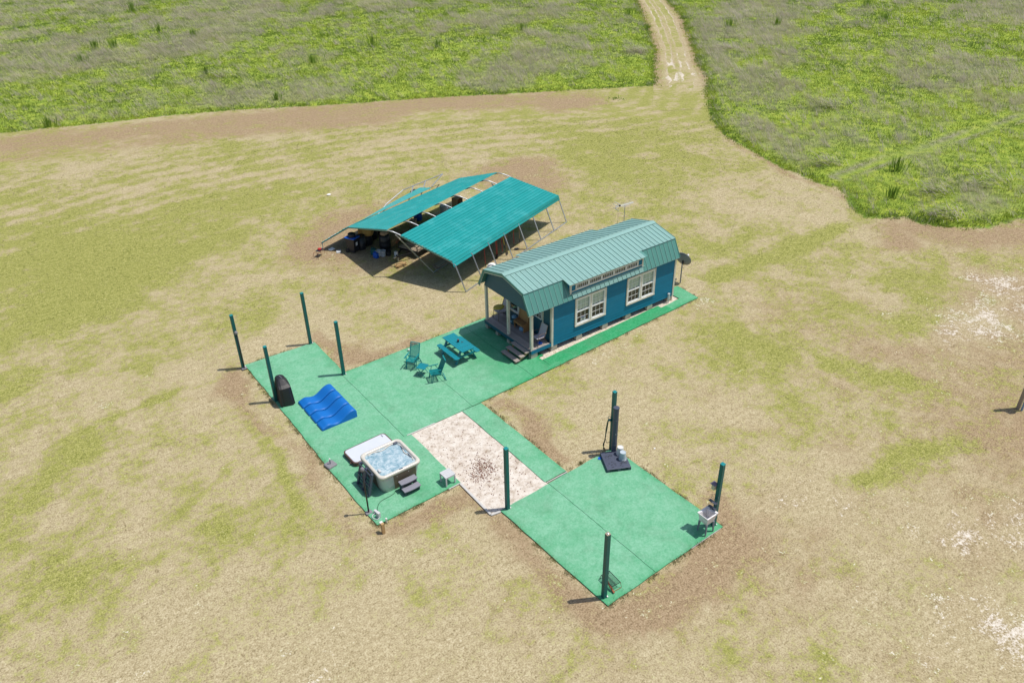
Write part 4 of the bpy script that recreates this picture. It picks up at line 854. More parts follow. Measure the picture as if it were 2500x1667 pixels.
# sprung far legs with their rail swung out behind
q = [V3((3.9, 21.85, .45)), V3((5.76, 22.7, .78)), V3((9.8, 23.7, .80))]
cb(MB().tube([V3((2.6, 21.0, .12)), q[0], q[1]], .036, 8), 'leg', 'galv'); cb(MB().beam(q[1], q[2], .06, .06), 'base_rail', 'galv')
for a, t in ((q[2], (7.15, 20.9, 1.25)), (q[1].lerp(q[2], .56), (6.4, 20.9, 1.2)), (q[1].lerp(q[2], .25), (5.4, 20.9, 1.05))): cb(MB().beam(a, t, .058, .058), 'leg', 'galv')
cb(MB().tube([V3((-2.60, 18.48, .44)), V3((-2.66, 18.42, .02))], .03, 8), 'leg', 'galv')
# ------------------------------------------------------------------ things kept under the carport
def barrel(name, label, loc, r, h, mat, cat='barrel', ribs=True, group=None, lidmat=None):
    t = thing(name, label, cat, loc, random.uniform(0, 6), group)
    pr = [(r * .9, 0), (r * .97, .03), (r, h * .3), (r * 1.03, h * .33), (r, h * .36), (r, h * .62), (r * 1.03, h * .65), (r, h * .68), (r * .97, h * .9), (r * .85, h * .97)]
    MB().lathe(pr if ribs else [(r * .86, 0), (r * .9, .04), (r, h * .95)], n=20).build('body', M[mat], t, smooth=True)
    MB().lathe([(r * .86, h * .965), (r * .9, h * .97), (r * .9, h), (r * .8, h * 1.005), (r * .78, h * .985)], n=20).build('rim', M[lidmat or mat], t, smooth=True); return t
def bin_(loc, rz):
    t = thing('wheeled_bin', 'black wheeled refuse bin with a blue rim under the carport edge', 'bin', loc, rz)
    MB().loft([[(a * w, b * d, z) for a, b in ((-.5, -.5), (.5, -.5), (.5, .5), (-.5, .5))] for w, d, z in ((.46, .50, .06), (.50, .58, .5), (.58, .70, .96), (.60, .72, 1.0))]).build('body', M['black'], t, bevel=.02)
    MB().box((0, 0, 1.02), (.66, .78, .05)).build('rim', M['bluebin'], t, bevel=.015)
    MB().lathe([(.23, 0), (.25, .2), (.24, .22)], (0, 0, 1.046), 14).build('basket', M['black'], t)
    for s in (-1, 1): o = MB().lathe([(.13, -.03), (.14, -.02), (.14, .02), (.13, .03)], n=14).build('wheel', M['rubber'], t); o.rotation_euler = (0, R(90), 0); o.location = (s * .27, .28, .14)
    MB().tube([(-.25, .37, .9), (-.25, .45, .93), (.25, .45, .93), (.25, .37, .9)], .018, 8).build('handle', M['black'], t)
    MB().box((0, -.318, .62), (.17, .012, .22)).build('sticker', M['paper'], t); return t
bin_((-1.18, 17.0, 0), R(25))
barrel('trash_can', 'round black trash can just right of the wheeled bin', (-.55, 17.1, 0), .30, .92, 'black', 'trash can', ribs=False)
t_ = barrel('barrel', 'tall black barrel draped with a tan tarp under the carport', (.05, 17.5, 0), .36, 1.25, 'black')
tp = MB(); ring = lambda k_, z, j: [(k_ * math.cos(a) * (1 + .12 * math.sin(3 * a + j)), k_ * math.sin(a), z + .05 * math.sin(2 * a + j)) for a in np.linspace(0, 2 * math.pi, 25)[:-1]]
tp.loft([ring(.50, .72, 1), ring(.47, 1.0, 1), ring(.42, 1.26, 1.4), ring(.25, 1.36, 2), ring(.05, 1.40, 2)], caps=True); o = tp.build('tarp', M['tan'], smooth=True); o.location = (.05, 17.5, .05); tag(o, 'tan tarp thrown over the tall black barrel', 'tarp')
barrel('barrel', 'black barrel behind the tarp covered one', (.75, 18.1, 0), .34, 1.2, 'black'); barrel('barrel', 'third black barrel furthest back beside the lumber', (1.6, 18.3, 0), .34, 1.15, 'black')
t_ = barrel('barrel', 'black barrel with cardboard stuffed in its top near the trailer', (.62, 16.1, 0), .36, 1.0, 'black')
lump('cardboard_heap', 'crumpled brown cardboard on top of the barrel near the trailer', 'cardboard', (.62, 16.1, 1.005), (.55, .5, .26), 'cardboard', 9)
def pail(name, label, loc, r, h, mat, upside=False):
    t = thing(name, label, 'bucket', loc)
    if upside:
        MB().lathe([(r, 0), (r * 1.06, .0), (r * 1.06, .025), (r, .03), (r * .99, h * .18), (r * 1.03, h * .2), (r * .98, h * .22), (r * .86, h * .96), (r * .82, h), (r * .74, h), (r * .72, h - .01), (0.01, h - .01)], n=22).build('body', M[mat], t, smooth=False)
        MB().tube([(-r, 0, h * .2), (-r * .95, -r * .7, .05), (0, -r * 1.25, .012), (r * .95, -r * .7, .05), (r, 0, h * .2)], .006, 6).build('handle', M['wire'], t)
    else:
        MB().lathe([(r * .84, 0), (r * .86, .01), (r * .97, h * .8), (r * 1.02, h * .82), (r, h * .9), (r * 1.05, h), (r * .98, h), (r * .96, h * .9), (r * .82, .03), (.01, .03)], n=20).build('body', M[mat], t)
        MB().tube([(-r, 0, h * .85), (-r * .8, -r * .8, h * .6), (0, -r * 1.15, h * .5), (r * .8, -r * .8, h * .6), (r, 0, h * .85)], .006, 6).build('handle', M['wire'], t)
    return t
pail('bucket', 'white bucket between the blue jug and the grey bucket', (-.22, 15.45, 0), .17, .38, 'pvc'); pail('bucket', 'pale grey bucket in front of the cardboard topped barrel', (.0, 15.25, 0), .17, .38, 'greyplast'); pail('bucket', 'short black bucket beside the grey bucket', (.33, 15.15, 0), .17, .30, 'black')
jg = thing('fuel_jug', 'bright blue plastic jug in front of the white bucket', 'jug', (-.48, 15.32, 0), R(20))
MB().box((0, 0, .17), (.22, .34, .34), taper=.94).build('body', M['bluebin'], jg, bevel=.03); MB().tube([(0, .10, .34), (0, .12, .42), (0, -.06, .42), (0, -.08, .34)], .022, 8).build('handle', M['bluebin'], jg); MB().lathe([(.03, 0), (.03, .05), (.0, .055)], (0, -.12, .34), 10).build('cap', M['black'], jg)
jg2 = thing('fuel_jug', 'dark green jug behind the bright blue jug', 'jug', (-.36, 15.85, 0), R(50))
MB().box((0, 0, .19), (.24, .36, .38), taper=.9).build('body', M['postgreen'], jg2, bevel=.03); MB().tube([(0, .10, .38), (0, .12, .46), (0, -.06, .46), (0, -.08, .38)], .022, 8).build('handle', M['postgreen'], jg2)
# utility trailer
tA = R(20.4)
tr_ = thing('utility_trailer', 'black framed utility trailer with a plank bed under the carport', 'trailer', (2.65, 14.75, 0), tA)
L2, W2, zf = 1.55, .78, .46
fm = MB().bx(-L2, L2, -W2, -W2 + .06, zf - .08, zf).bx(-L2, L2, W2 - .06, W2, zf - .08, zf).bx(-L2, -L2 + .06, -W2 + .06, W2 - .06, zf - .08, zf - .002).bx(L2 - .06, L2, -W2 + .06, W2 - .06, zf - .08, zf - .002).bx(-.03, .03, -W2 + .06, W2 - .06, zf - .08, zf - .004)
fm.build('frame', M['blackmetal'], tr_)
me_b = MB().box((0, 0, 0), (2 * L2 - .1, .185, .035)).mesh('bed_plank', M['oldtimber'])
for i in range(8): piece('bed_plank', me_b, tr_, (0, -W2 + .10 + i * .195, zf + .0185))
rl = MB()
for s in (-1, 1):
    y = s * (W2 - .02); rl.beam((-L2, y, zf + .32), (L2, y, zf + .32), .04, .04)
    for x in (-L2 + .02, -.5, .5, L2 - .02): rl.beam((x, y, zf), (x, y, zf + .30), .04, .04, (1, 0, 0))
rl.beam((-L2 + .02, -W2 + .04, zf + .32), (-L2 + .02, W2 - .04, zf + .32), .04, .038); rl.build('side_rail', M['blackmetal'], tr_)
MB().beam((-L2, -.5, zf - .05), (-L2 - 1.15, 0, zf - .05), .06, .08).beam((-L2, .5, zf - .05), (-L2 - 1.1, .03, zf - .055), .06, .08).build('tongue', M['blackmetal'], tr_)
MB().box((-L2 - 1.22, 0, zf - .03), (.22, .09, .09)).build('coupler', M['galv'], tr_, bevel=.02)
MB().tube([(-L2 - .95, .0, .03), (-L2 - .95, .0, .72)], .03, 8).tube([(-L2 - .95, 0, .7), (-L2 - .95, .16, .72)], .014, 6).build('jack', M['galv'], tr_)
for s in (-1, 1):
    o = MB().lathe([(.14, -.07), (.25, -.085), (.29, -.06), (.30, 0), (.29, .06), (.25, .085), (.14, .07)], n=20).build('wheel', M['rubber'], tr_, smooth=True); o.rotation_euler = (R(90), 0, 0); o.location = (.15, s * (W2 + .14), .30)
    MB().prism([(-.25, zf + .1), (-.12, zf + .2), (.42, zf + .2), (.55, zf + .1), (.55, zf + .08), (.42, zf + .18), (-.12, zf + .18), (-.25, zf + .08)], 'y', s * (W2 + .04) if s > 0 else -W2 - .25, W2 + .25 if s > 0 else -W2 - .04).build('fender', M['blackmetal'], tr_)
# timber and odd boards
def boards(name, label, loc, rz, n, size, mat, jit=.06, layers=1, cat='lumber'):
    t = thing(name, label, cat, loc, rz); rr = random.Random(n * 7 + int(loc[0] * 10)); me = MB().box((0, 0, 0), size).mesh('board', M[mat])
    for k_ in range(n):
        l_ = k_ % layers; i = k_ // layers
        piece('board', me, t, (rr.uniform(-jit, jit) * 2, (i - n / layers / 2) * (size[1] + .012), size[2] / 2 + l_ * (size[2] + .003)), (0, 0, rr.uniform(-.05, .05) if jit else 0))
    return t
boards('lumber_stack', 'weathered boards stacked on the ground beyond the near carport rail', (2.7, 12.15, 0), tA, 12, (2.2, .12, .05), 'oldtimber', layers=3)
boards('lumber_stack', 'yellow timber offcuts lying by the trailer jack in the sun gap', (.30, 13.35, 0), R(5), 6, (.62, .10, .09), 'timber', .12, 2)
boards('lumber_stack', 'grey planks piled in the middle under the roof gap', (5.0, 17.6, 0), R(-25), 8, (1.5, .2, .05), 'oldtimber', .15, 2)
boards('lumber_stack', 'short split timber stacked on blocks between barrel and trailer', (1.35, 16.6, 0), R(30), 9, (.7, .13, .13), 'timber', .1, 3)
o = MB().beam((1.0, 15.3, .62), (6.4, 17.3, .78), .05, .16).build('long_plank', M['rust']); tag(o, 'long reddish brown plank slanting beneath the roof gap', 'plank')
boards('lumber_stack', 'low stack of planks holding up the long slanting plank', (3.6, 16.2, 0), tA, 12, (.9, .2, .162), 'oldtimber', .05, 4)
cab = thing('wooden_cabinet', 'open brown wooden cabinet standing in the roof gap', 'cabinet', (7.6, 18.3, 0), R(15))
MB().bx(-.3, .3, -.25, .25, 0, .03).bx(-.3, .3, -.25, .25, 1.07, 1.1).bx(-.3, -.27, -.25, .25, .03, 1.07).bx(.27, .3, -.25, .25, .03, 1.07).bx(-.27, .27, .22, .25, .03, 1.07).build('carcass', M['cardboard'], cab); MB().bx(-.268, .268, -.24, .218, .5, .53).build('shelf', M['cardboard'], cab)
tb = thing('black_table', 'low black topped table at the rear of the roof gap', 'table', (9.3, 18.3, 0), tA)
MB().box((0, 0, .62), (1.1, .8, .05)).build('top', M['black'], tb)
for sx in (-1, 1):
    for sy in (-1, 1): MB().tube([(sx * .5, sy * .35, 0), (sx * .5, sy * .35, .6)], .02, 8).build('leg', M['blackmetal'], tb)
barrel('barrel', 'grey drum beside the cabinet under the carport', (6.4, 18.2, 0), .30, .85, 'greyplast'); barrel('barrel', 'blue drum in the dark under the far roof slope', (4.7, 18.9, 0), .3, .9, 'bluebin')
for i, (x, y, rz, s, m_, lab) in enumerate([(7.0, 17.5, .4, (.5, .4, .35), 'cardboard', 'brown cardboard box near the grey drum'), (8.3, 17.7, .2, (.45, .4, .3), 'bluegrey', 'blue grey crate beside the cabinet'), (3.9, 18.2, .8, (.55, .4, .4), 'cardboard', 'cardboard box deep under the far roof slope'), (5.8, 16.6, .3, (.6, .45, .4), 'black', 'black plastic crate under the roof gap')]):
    t = thing('storage_box', lab, 'box', (x, y, 0), rz); MB().box((0, 0, s[2] / 2), s, taper=.98).build('body', M[m_], t); MB().box((0, -.02, s[2] + .012), (s[0] * 1.03, s[1] * 1.03, .02)).build('lid', M[m_], t)
# long handled tools hanging from the near frame
def tool(label, x, y, z0, mat, head, lean=(0, 0), h=1.35):
    t = thing('garden_tool', label, 'tool', (x, y, z0)); MB().tube([(0, 0, .2 if head else 0), (lean[0], lean[1], h)], .017, 8).build('handle', M[mat], t)
    if head == 'shovel': MB().loft([[(a * w, d, z) for a in (-1, -.4, .4, 1)] for w, d, z in ((.02, 0, .0), (.10, .01, .06), (.115, .02, .18), (.05, 0, .27))], closed=False, caps=False).build('blade', M['wire'], t)
    elif head == 'digger': MB().box((-.04, 0, .14), (.035, .1, .28)).box((.04, 0, .14), (.035, .1, .28)).build('jaws', M['blackmetal'], t); MB().tube([(.07, .02, .2), (lean[0] + .09, lean[1], h)], .017, 8).build('second_handle', M[mat], t)
    else: MB().tube([(0, 0, 0), (0, 0, .22)], .02, 8).build('ferrule', M['blackmetal'], t)
    return t
tool('single red handled tool hanging nearest the front of the carport', 4.17, 9.96, 0, 'red', 'ferrule', (-.03, .05), 1.5); tool('red post hole digger standing between the carport legs', 5.4, 10.5, 0, 'red', 'digger', (-.04, .05), 1.5)
tool('red handled shovel next to the yellow handled tool', 6.05, 10.78, 0, 'red', 'shovel', (-.06, .04), 1.55); tool('yellow handled tool leaning beside the red shovel', 6.22, 10.8, .35, 'yellow', 'ferrule', (-.14, .05), 1.15)
tool('pale wooden handled tool in front of the yellow one', 6.15, 10.45, 0, 'timber', 'shovel', (.03, .02), 1.6); tool('lone red handled tool towards the rear of the carport', 7.26, 11.2, 0, 'red', 'ferrule', (-.02, .03), 1.45); tool('brown wooden stick hanging behind the rearmost tools', 8.0, 11.58, 0, 'timber', 'ferrule', (-.02, .05), 1.4)
tr2 = thing('fallen_shovel', 'black shovel lying on the grass by the carport rail', 'shovel', (7.46, 10.55, 0), R(-35)); MB().tube([(-.2, 0, .03), (.75, 0, .03)], .016, 8).build('handle', M['timber'], tr2); MB().loft([[(x, a * w, .03 + .03 * abs(a)) for a in (-1, -.4, .4, 1)] for w, x in ((.02, -.55), (.10, -.48), (.115, -.33), (.05, -.2))], closed=False, caps=False).build('blade', M['blackmetal'], tr2)
lump('white_sack', 'white plastic sack lying against a carport leg', 'sack', (4.35, 9.55, 0), (.62, .5, .34), 'paper', 12)
wr = thing('wire_rack', 'rusty low wire rack at the sunken corner of the carport', 'rack', (-3.2, 17.75, 0), R(35))
for s in (-1, 1):
    for x in (-.4, 0, .4): MB().tube([(x, s * .15, 0), (x, s * .15, .38)], .010, 6).build('leg', M['rust'], wr)
    MB().tube([(-.42, s * .15, .38), (.42, s * .15, .38)], .010, 6).build('rail', M['rust'], wr)
MB().box((.1, 0, .40), (.5, .3, .02)).build('shelf', M['blackmetal'], wr)
lump('red_bag', 'small red bag lying on the wire rack', 'bag', (-3.1, 17.85, .41), (.25, .2, .1), 'red', 15)
for i, (x, y, s, m_, lab) in enumerate([(-2.15, 18.2, (.35, .3, .05), 'paper', 'white paper sheet on the ground inside the collapsed corner'), (-1.95, 17.6, (.4, .3, .04), 'greyplast', 'grey panel offcut lying at the edge of the carport shade'), (.62, 14.75, (.22, .02, .28), 'paper', 'white card propped beside the short black bucket')]):
    o = MB().box((0, 0, s[2] / 2), s, taper=.95).build('scrap_panel', M[m_]); o.location = (x, y, .006); o.rotation_euler = (0, 0, i * .9 + .3); tag(o, lab, 'panel')
gb = thing('gas_cylinder', 'grey cylinder lying behind the sprung white frame', 'cylinder', (6.95, 23.35, .16), R(30)); o = MB().lathe([(.02, -.3), (.12, -.28), (.16, -.22), (.16, .22), (.12, .28), (.02, .3)], n=16).build('body', M['black'], gb, smooth=True); o.rotation_euler = (0, R(90), 0); o = MB().lathe([(.10, .27), (.10, .34)], n=12).build('collar', M['galv'], gb); o.rotation_euler = (0, R(90), 0)
# ------------------------------------------------------------------ green posts
POSTS = [(-11.66, 8.24, 'green square post with a black lamp pole at the far left corner of the turf'), (-8.08, 8.24, 'green square post at the far top corner of the turf'), (-8.0, 4.56, 'green square post at the inner corner beyond the blue mats'), (-11.46, 4.52, 'green square post beside the covered grill'),
         (-7.14, -7.73, 'green square post at the corner of the white sand pit'), (-7.06, -13.11, 'bare topped green post beside the iron grate at the nearest corner'), (-1.60, -13.10, 'green square post behind the white sink'), (-1.60, -7.55, 'green square post strapped to the tall black tube')]
PH = 2.98
for i, (x, y, lab) in enumerate(POSTS):
    t = thing('green_post', lab, 'post', (x, y, 0), R(random.uniform(-4, 4)), 'green posts around the turf patio')
    MB().box((0, 0, PH / 2 + .02), (.145, .145, PH - .04)).build('post', M['postgreen'], t, bevel=.008)
    if i == 5:
        MB().box((0, 0, PH + .005), (.14, .14, .008)).build('cut_top', M['oldtimber'], t); MB().lathe([(.03, 0), (.035, .02), (.01, .03)], (0, 0, PH + .010), 10).build('bolt', M['galv'], t)
    else:
        MB().box((0, 0, PH + .012), (.158, .158, .024)).build('cap', M['tealchair'], t, bevel=.006)
    MB().box((.085, -.05, .075), (.05, .10, .05)).build('base_bracket', M['pvc'], t, bevel=.008)
    if i in (2, 7): MB().box((0, 0, 1.35 if i == 2 else .9), (.15, .15, .012)).build('joint_band', M['tealtote'], t)
def lamp_post(label, loc, rz, h, base):
    t = thing('lamp_post', label, 'lamp post', loc, rz, 'thin dark lamp posts on the turf')
    MB().tube([(0, 0, .02), (0, 0, h)], .032, 10).build('pole', M['blackmetal'], t, smooth=True); MB().box((0, 0, .012), (.26, .20, .02)).build('base_plate', M['concrete'], t, bevel=.005)
    MB().lathe([(.03, 0), (.075, .03), (.08, .12), (.055, .17), (.02, .19)], (0, 0, h), 12).build('lamp_head', M['concrete'], t, smooth=True); return t
lamp_post('slim black lamp post standing on the turf corner left of the hot tub', (-11.48, -4.66, .045), 0, 2.05, True)
lamp_post('slim black lamp pole strapped against the far left green post', (-11.66, 8.085, .045), 0, 1.95, True)
# covered grill
gt = thing('covered_grill', 'barbecue grill under a black fabric cover beside a green post', 'grill', (-11.10, 4.26, .045), R(-8))
def sec(w, d, z, j, oy=0.0, ox=0.0, e=.30, f=.055): return [(ox + w * math.copysign(abs(math.cos(a)) ** e, math.cos(a)) * (1 + f * math.sin(9 * a + j * 1.3) + f * .5 * math.sin(15 * a)), oy + d * math.copysign(abs(math.sin(a)) ** e, math.sin(a)) * (1 + f * .8 * math.sin(8 * a + j)), z + (.03 * math.sin(5 * a + j) if z < .05 else 0)) for a in np.linspace(0, 2 * math.pi, 65)[:-1]]
MB().loft([sec(.33, .52, .04, 0, f=.09), sec(.32, .50, .25, .4, f=.075), sec(.30, .47, .6, .9), sec(.295, .46, .84, 1.3, f=.03), sec(.285, .45, .93, 1.5, f=.02), sec(.25, .36, 1.03, 2, .06, -.02, .4, .03), sec(.20, .28, 1.17, 2.2, .12, -.04, .45, .03), sec(.13, .23, 1.235, 2.4, .13, -.05, .5, .02), sec(.04, .14, 1.26, 2.5, .13, -.05, .7, 0)]).build('cover', M['cloth'], gt, smooth=False)
MB().tube([(-.04, .2, 1.275), (.02, .02, 1.25), (.06, -.12, 1.19)], .012, 6).build('cord', M['greystep'], gt)
# wave mats
def wave(u):
    t = min(max((u - .42) / .46, 0), 1); return .085 + .105 * math.exp(-((u - .20) / .13) ** 2) + .34 * t * t * (3 - 2 * t) - (.0 if u < .92 else (u - .92) * .9)
MATLAB = ['farthest of the four blue foam wave loungers', 'second farthest of the four blue foam wave loungers', 'second nearest of the four blue foam wave loungers', 'nearest of the four blue foam wave loungers']
for i in range(4):
    y1 = 3.72 - i * .68; y0 = y1 - .625
    t = thing('wave_lounger', MATLAB[i], 'lounger', (-10.75, (y0 + y1) / 2, .047), R(random.uniform(-.6, .6)), 'blue foam wave loungers side by side')
    n = 40; L_ = 1.72; pr = []
    for k_ in range(n + 1):
        u = k_ / n; z = wave(u); pr.append((u * L_, z if 0 < k_ < n else z - .05))
    w = .308; b = MB(); rings = []
    for (yy, ins) in ((-w, .05), (-w + .012, .022), (-w + .04, .0), (-w * .5, -.004), (0, -.006), (w * .5, -.004), (w - .04, 0), (w - .012, .022), (w, .05)):
        rings.append([(min(max(p[0], 0 + ins * .4), L_ - ins * .4), yy, p[1] - ins) for p in pr] + [(L_ - ins * .4, yy, .0), (ins * .4, yy, 0)])
    b.loft(rings).build('foam_body', M['blue'], t, smooth=False)
    t.children[0].data.shade_smooth(); e_ = t.children[0].modifiers.new('es', 'EDGE_SPLIT'); e_.split_angle = R(50)
# picnic table
pt = thing('picnic_table', 'teal painted wooden picnic table with two benches on the turf', 'picnic table', (-2.65, 2.54, .046), R(0.5))
me_t = MB().box((0, 0, 0), (.135, 1.80, .04)).mesh('top_plank', M['tealwood'])
for k_ in range(5): piece('top_plank', me_t, pt, (-.28 + k_ * .14, random.uniform(-.008, .008), .74))
for s in (-1, 1):
    b = MB(); w = .265; c_ = .05; b.prism([(s * .60 - w / 2 + c_, -.89), (s * .60 + w / 2 - c_, -.89), (s * .60 + w / 2, -.84), (s * .60 + w / 2, .84), (s * .60 + w / 2 - c_, .89), (s * .60 - w / 2 + c_, .89), (s * .60 - w / 2, .84), (s * .60 - w / 2, -.84)], 'z', .41, .45)
    b.build('bench_plank', M['tealwood'], pt, bevel=.006)
    y = s * .62
    for q_ in (-1, 1): MB().beam((q_ * .22, y, .715), (q_ * .58, y, .0), .06, .12, (0, 1, 0)).build('leg', M['tealwood'], pt)
    MB().box((0, y + s * .062, .36), (1.45, .04, .10)).build('cross_beam', M['tealwood'], pt); MB().box((0, y + s * .05, .68), (.62, .035, .08)).build('top_cleat', M['tealwood'], pt)
    MB().beam((0, y * .95, .34), (0, y * .25, .70), .05, .08).build('brace', M['tealwood'], pt)
gj = thing('drinking_glass', 'small dark glass jar standing on the picnic table', 'jar', (-2.62, 2.56, .807)); MB().lathe([(.045, 0), (.05, .01), (.05, .09), (.042, .11)], n=14).build('jar', M['black'], gj, smooth=True); MB().lathe([(.052, .112), (.055, .118), (.055, .14), (.02, .145)], n=14).build('lid', M['coverbrown'], gj)
o = MB().tube([(0, 0, .012), (.08, -.06, .012)], .012, 6).build('opener', M['coverbrown']); o.location = (-2.52, 2.44, .807); tag(o, 'little dark opener lying beside the jar on the picnic table', 'opener')
# folding chairs with slatted backs, and a small folding table
def fold_chair(label, loc, rz):
    t = thing('folding_chair', label, 'chair', loc, rz, 'teal folding garden chairs on the turf')
    # faces -x
    f = lambda mb, n: mb.build(n, M['tealchair'], t)
    for k_ in range(9): y = -.20 + k_ * .05; f(MB().beam((-.25, y, .435), (.22, y, .405), .028, .018), 'seat_slat')
    b0, b1 = Vector((.20, 0, .43)), Vector((.47, 0, 1.10))
    for k_ in range(10):
        y = -.19 + k_ * .0422; f(MB().beam(b0.lerp(b1, .06) + Vector((0, y, 0)), b0.lerp(b1, .95) + Vector((0, y, 0)), .022, .014, (1, 0, 0)), 'back_slat')
    for s in (-1, 1):
        y = s * .245
        f(MB().beam((.16, y * .97, .33), (.485, y * .97, 1.12), .04, .028, (1, 0, 0)), 'back_post')
        f(MB().beam((-.25, y * .98, .425), (.24, y * .98, .395), .03, .04), 'seat_rail')
        f(MB().beam((-.34, y * 1.1, .645), (.22, y * 1.1, .655), .055, .024), 'armrest')
        f(MB().beam((-.24, y * 1.1, .0), (-.12, y * 1.1, .635), .034, .024, (1, 0, 0)), 'leg'); f(MB().beam((.46, y * 1.1, .0), (.06, y * 1.1, .64), .034, .024, (1, 0, 0)), 'leg')
        f(MB().beam((-.28, y * .9, .0), (-.235, y * .9, .42), .034, .024, (1, 0, 0)), 'front_leg')
    f(MB().beam((.475, -.235, 1.11), (.475, .235, 1.11), .05, .025), 'top_rail'); f(MB().beam((.21, -.235, .45), (.21, .235, .45), .04, .022), 'back_rail'); f(MB().beam((.42, -.25, .09), (.42, .25, .09), .03, .03), 'stretcher'); f(MB().beam((-.25, -.235, .43), (-.25, .235, .43), .04, .03), 'front_rail')
    return t
fold_chair('teal folding garden chair facing the camera behind the little table', (-4.98, 3.06, .046), R(36))
fold_chair('teal folding garden chair nearer the picnic table seen from its side', (-4.68, 1.42, .046), R(-17))
ft = thing('folding_table', 'small square teal folding table between the two folding chairs', 'table', (-4.95, 2.17, .046), R(33))
me_s = MB().box((0, 0, 0), (.48, .073, .02)).mesh('table_slat', M['tealwood'])
for k_ in range(6): piece('table_slat', me_s, ft, (0, -.19 + k_ * .076, .47))
for s in (-1, 1):
    MB().beam((s * .2, -.19, .0), (s * .2, .19, .455), .025, .025, (1, 0, 0)).build('leg', M['tealchair'], ft); MB().beam((s * .17, .19, .0), (s * .17, -.19, .455), .025, .025, (1, 0, 0)).build('leg', M['tealchair'], ft)
    MB().beam((-.2, s * .18, .448), (.2, s * .18, .448), .025, .02).build('cross_rail', M['tealchair'], ft)
o = MB().lathe([(.0, -.06), (.03, -.052), (.052, -.03), (.06, 0), (.052, .03), (.03, .052), (0, .06)], n=14).build('ball', M['pvc'], smooth=True); o.location = (-4.42, 4.46, .107); tag(o, 'small white ball at the turf edge behind the folding chair', 'ball')
# ------------------------------------------------------------------ hot tub
TC = (-9.73, -3.34); ht = thing('hot_tub', 'square hot tub full of bubbling water with cream rim and brown side panels', 'hot tub', (*TC, .045))
def rsq(h_, r_, z, n=8, cut=0.0):
    pts = []
    for qd in range(4):
        cx, cy = ((1, 1), (-1, 1), (-1, -1), (1, -1))[qd]
        for k_ in range(n + 1):
            a = qd * math.pi / 2 + k_ / n * math.pi / 2; pts.append((cx * (h_ - r_) + r_ * math.cos(a), cy * (h_ - r_) + r_ * math.sin(a), z))
    return pts
MB().loft([rsq(.80, .30, 0), rsq(.83, .30, .25), rsq(.865, .28, .6), rsq(.885, .26, .80)]).build('cabinet', M['tubside'], ht, smooth=True)
MB().loft([rsq(.885, .26, .795), rsq(.925, .22, .80), rsq(.93, .22, .86), rsq(.925, .22, .90), rsq(.90, .21, .925), rsq(.85, .20, .93), rsq(.815, .20, .92), rsq(.795, .2, .89), rsq(.78, .2, .84), rsq(.74, .2, .70)], caps=False).build('rim', M['tubshell'], ht, smooth=True)
n = 34; b = MB(); rr = random.Random(3); W_ = .79
for j in range(n + 1):
    for i in range(n + 1):
        x_, y_ = -W_ + 2 * W_ * i / n, -W_ + 2 * W_ * j / n
        b.v.append((x_, y_, .855 + .022 * (float(fbm(np.array(x_ * 7.), np.array(y_ * 7.), 5)) - .5) * 2 + .008 * rr.uniform(-1, 1)))
for j in range(n):
    for i in range(n):
        a = j * (n + 1) + i
        cx_, cy_ = abs(b.v[a][0] + W_ / n), abs(b.v[a][1] + W_ / n)
        if cx_ > .6 and cy_ > .6 and math.hypot(cx_ - .6, cy_ - .6) > .19: continue
        b.f.append((a, a + 1, a + n + 2, a + n + 1))
b.build('water', M['water'], ht, smooth=True)
# seats' scalloped inner lip, pillows, controls
for (x0, y0, x1, y1) in [(-.62, .70, .62, .70), (.70, .62, .70, -.62)]:
    pts = []
    for k_ in range(17): u = k_ / 16; pts.append((x0 + (x1 - x0) * u + (0 if y0 == y1 else .05 * math.sin(u * 9.4)), y0 + (y1 - y0) * u + (.05 * math.sin(u * 9.4) if y0 == y1 else 0), .885))
    MB().tube([(p_[0], p_[1], .872) for p_ in pts], .022, 6).build('seat_lip', M['tubshell'], ht, smooth=True)
for (x, y, rz, m_) in [(.64, .70, R(0), 'slate'), (-.70, -.42, R(90), 'greyplast')]: MB().box((x, y, .905), (.19, .10, .06), rz).build('pillow', M[m_], ht, bevel=.025)
MB().box((.02, -.865, .935), (.16, .05, .015)).build('control_panel', M['slate'], ht, bevel=.004)
for y in (.25, -.3): MB().tube([(.74, y + .16, .89), (.72, y + .12, .915), (.71, y, .92), (.72, y - .12, .915), (.74, y - .16, .89)], .012, 6).build('grab_rail', M['slate'], ht, smooth=True)
def side_panel(rot, a0, a1, mat, nm='side_panel'):
    b = MB(); rows = []
    for (z, hh_) in ((.01, .80), (.25, .832), (.5, .856), (.76, .884)):
        rows.append([(a0 + (a1 - a0) * k_ / 6 + (.16 * (z - .76) * -.5 if k_ == 0 else 0), -hh_ - .010, z) for k_ in range(7)])
    b.loft(rows + [[(p[0], p[1] + .03, p[2]) for p in r_] for r_ in reversed(rows)], closed=False, caps=False); o = b.build(nm, M[mat], ht); o.rotation_euler = (0, 0, rot); return o
side_panel(0, -.36, .66, 'tubbrown'); side_panel(math.pi / 2, -.55, .55, 'tubbrown'); side_panel(math.pi, -.55, .55, 'tubbrown'); side_panel(-math.pi / 2, -.55, .40, 'tubbrown')
for x in (-.2, .32): o = MB().lathe([(.018, 0), (.018, .012), (.0, .014)], n=8).build('panel_screw', M['pvc'], ht); o.rotation_euler = (R(90), 0, 0); o.location = (x, -.89, .68)
o = MB().box((-.62, -.805, .46), (.04, .02, .06)).build('badge', M['bluebin'], ht)
cv = thing('tub_cover', 'folded tub cover with brown vinyl edge and white liner lying behind the hot tub', 'tub cover', (-9.73, -1.45, .047), R(2))
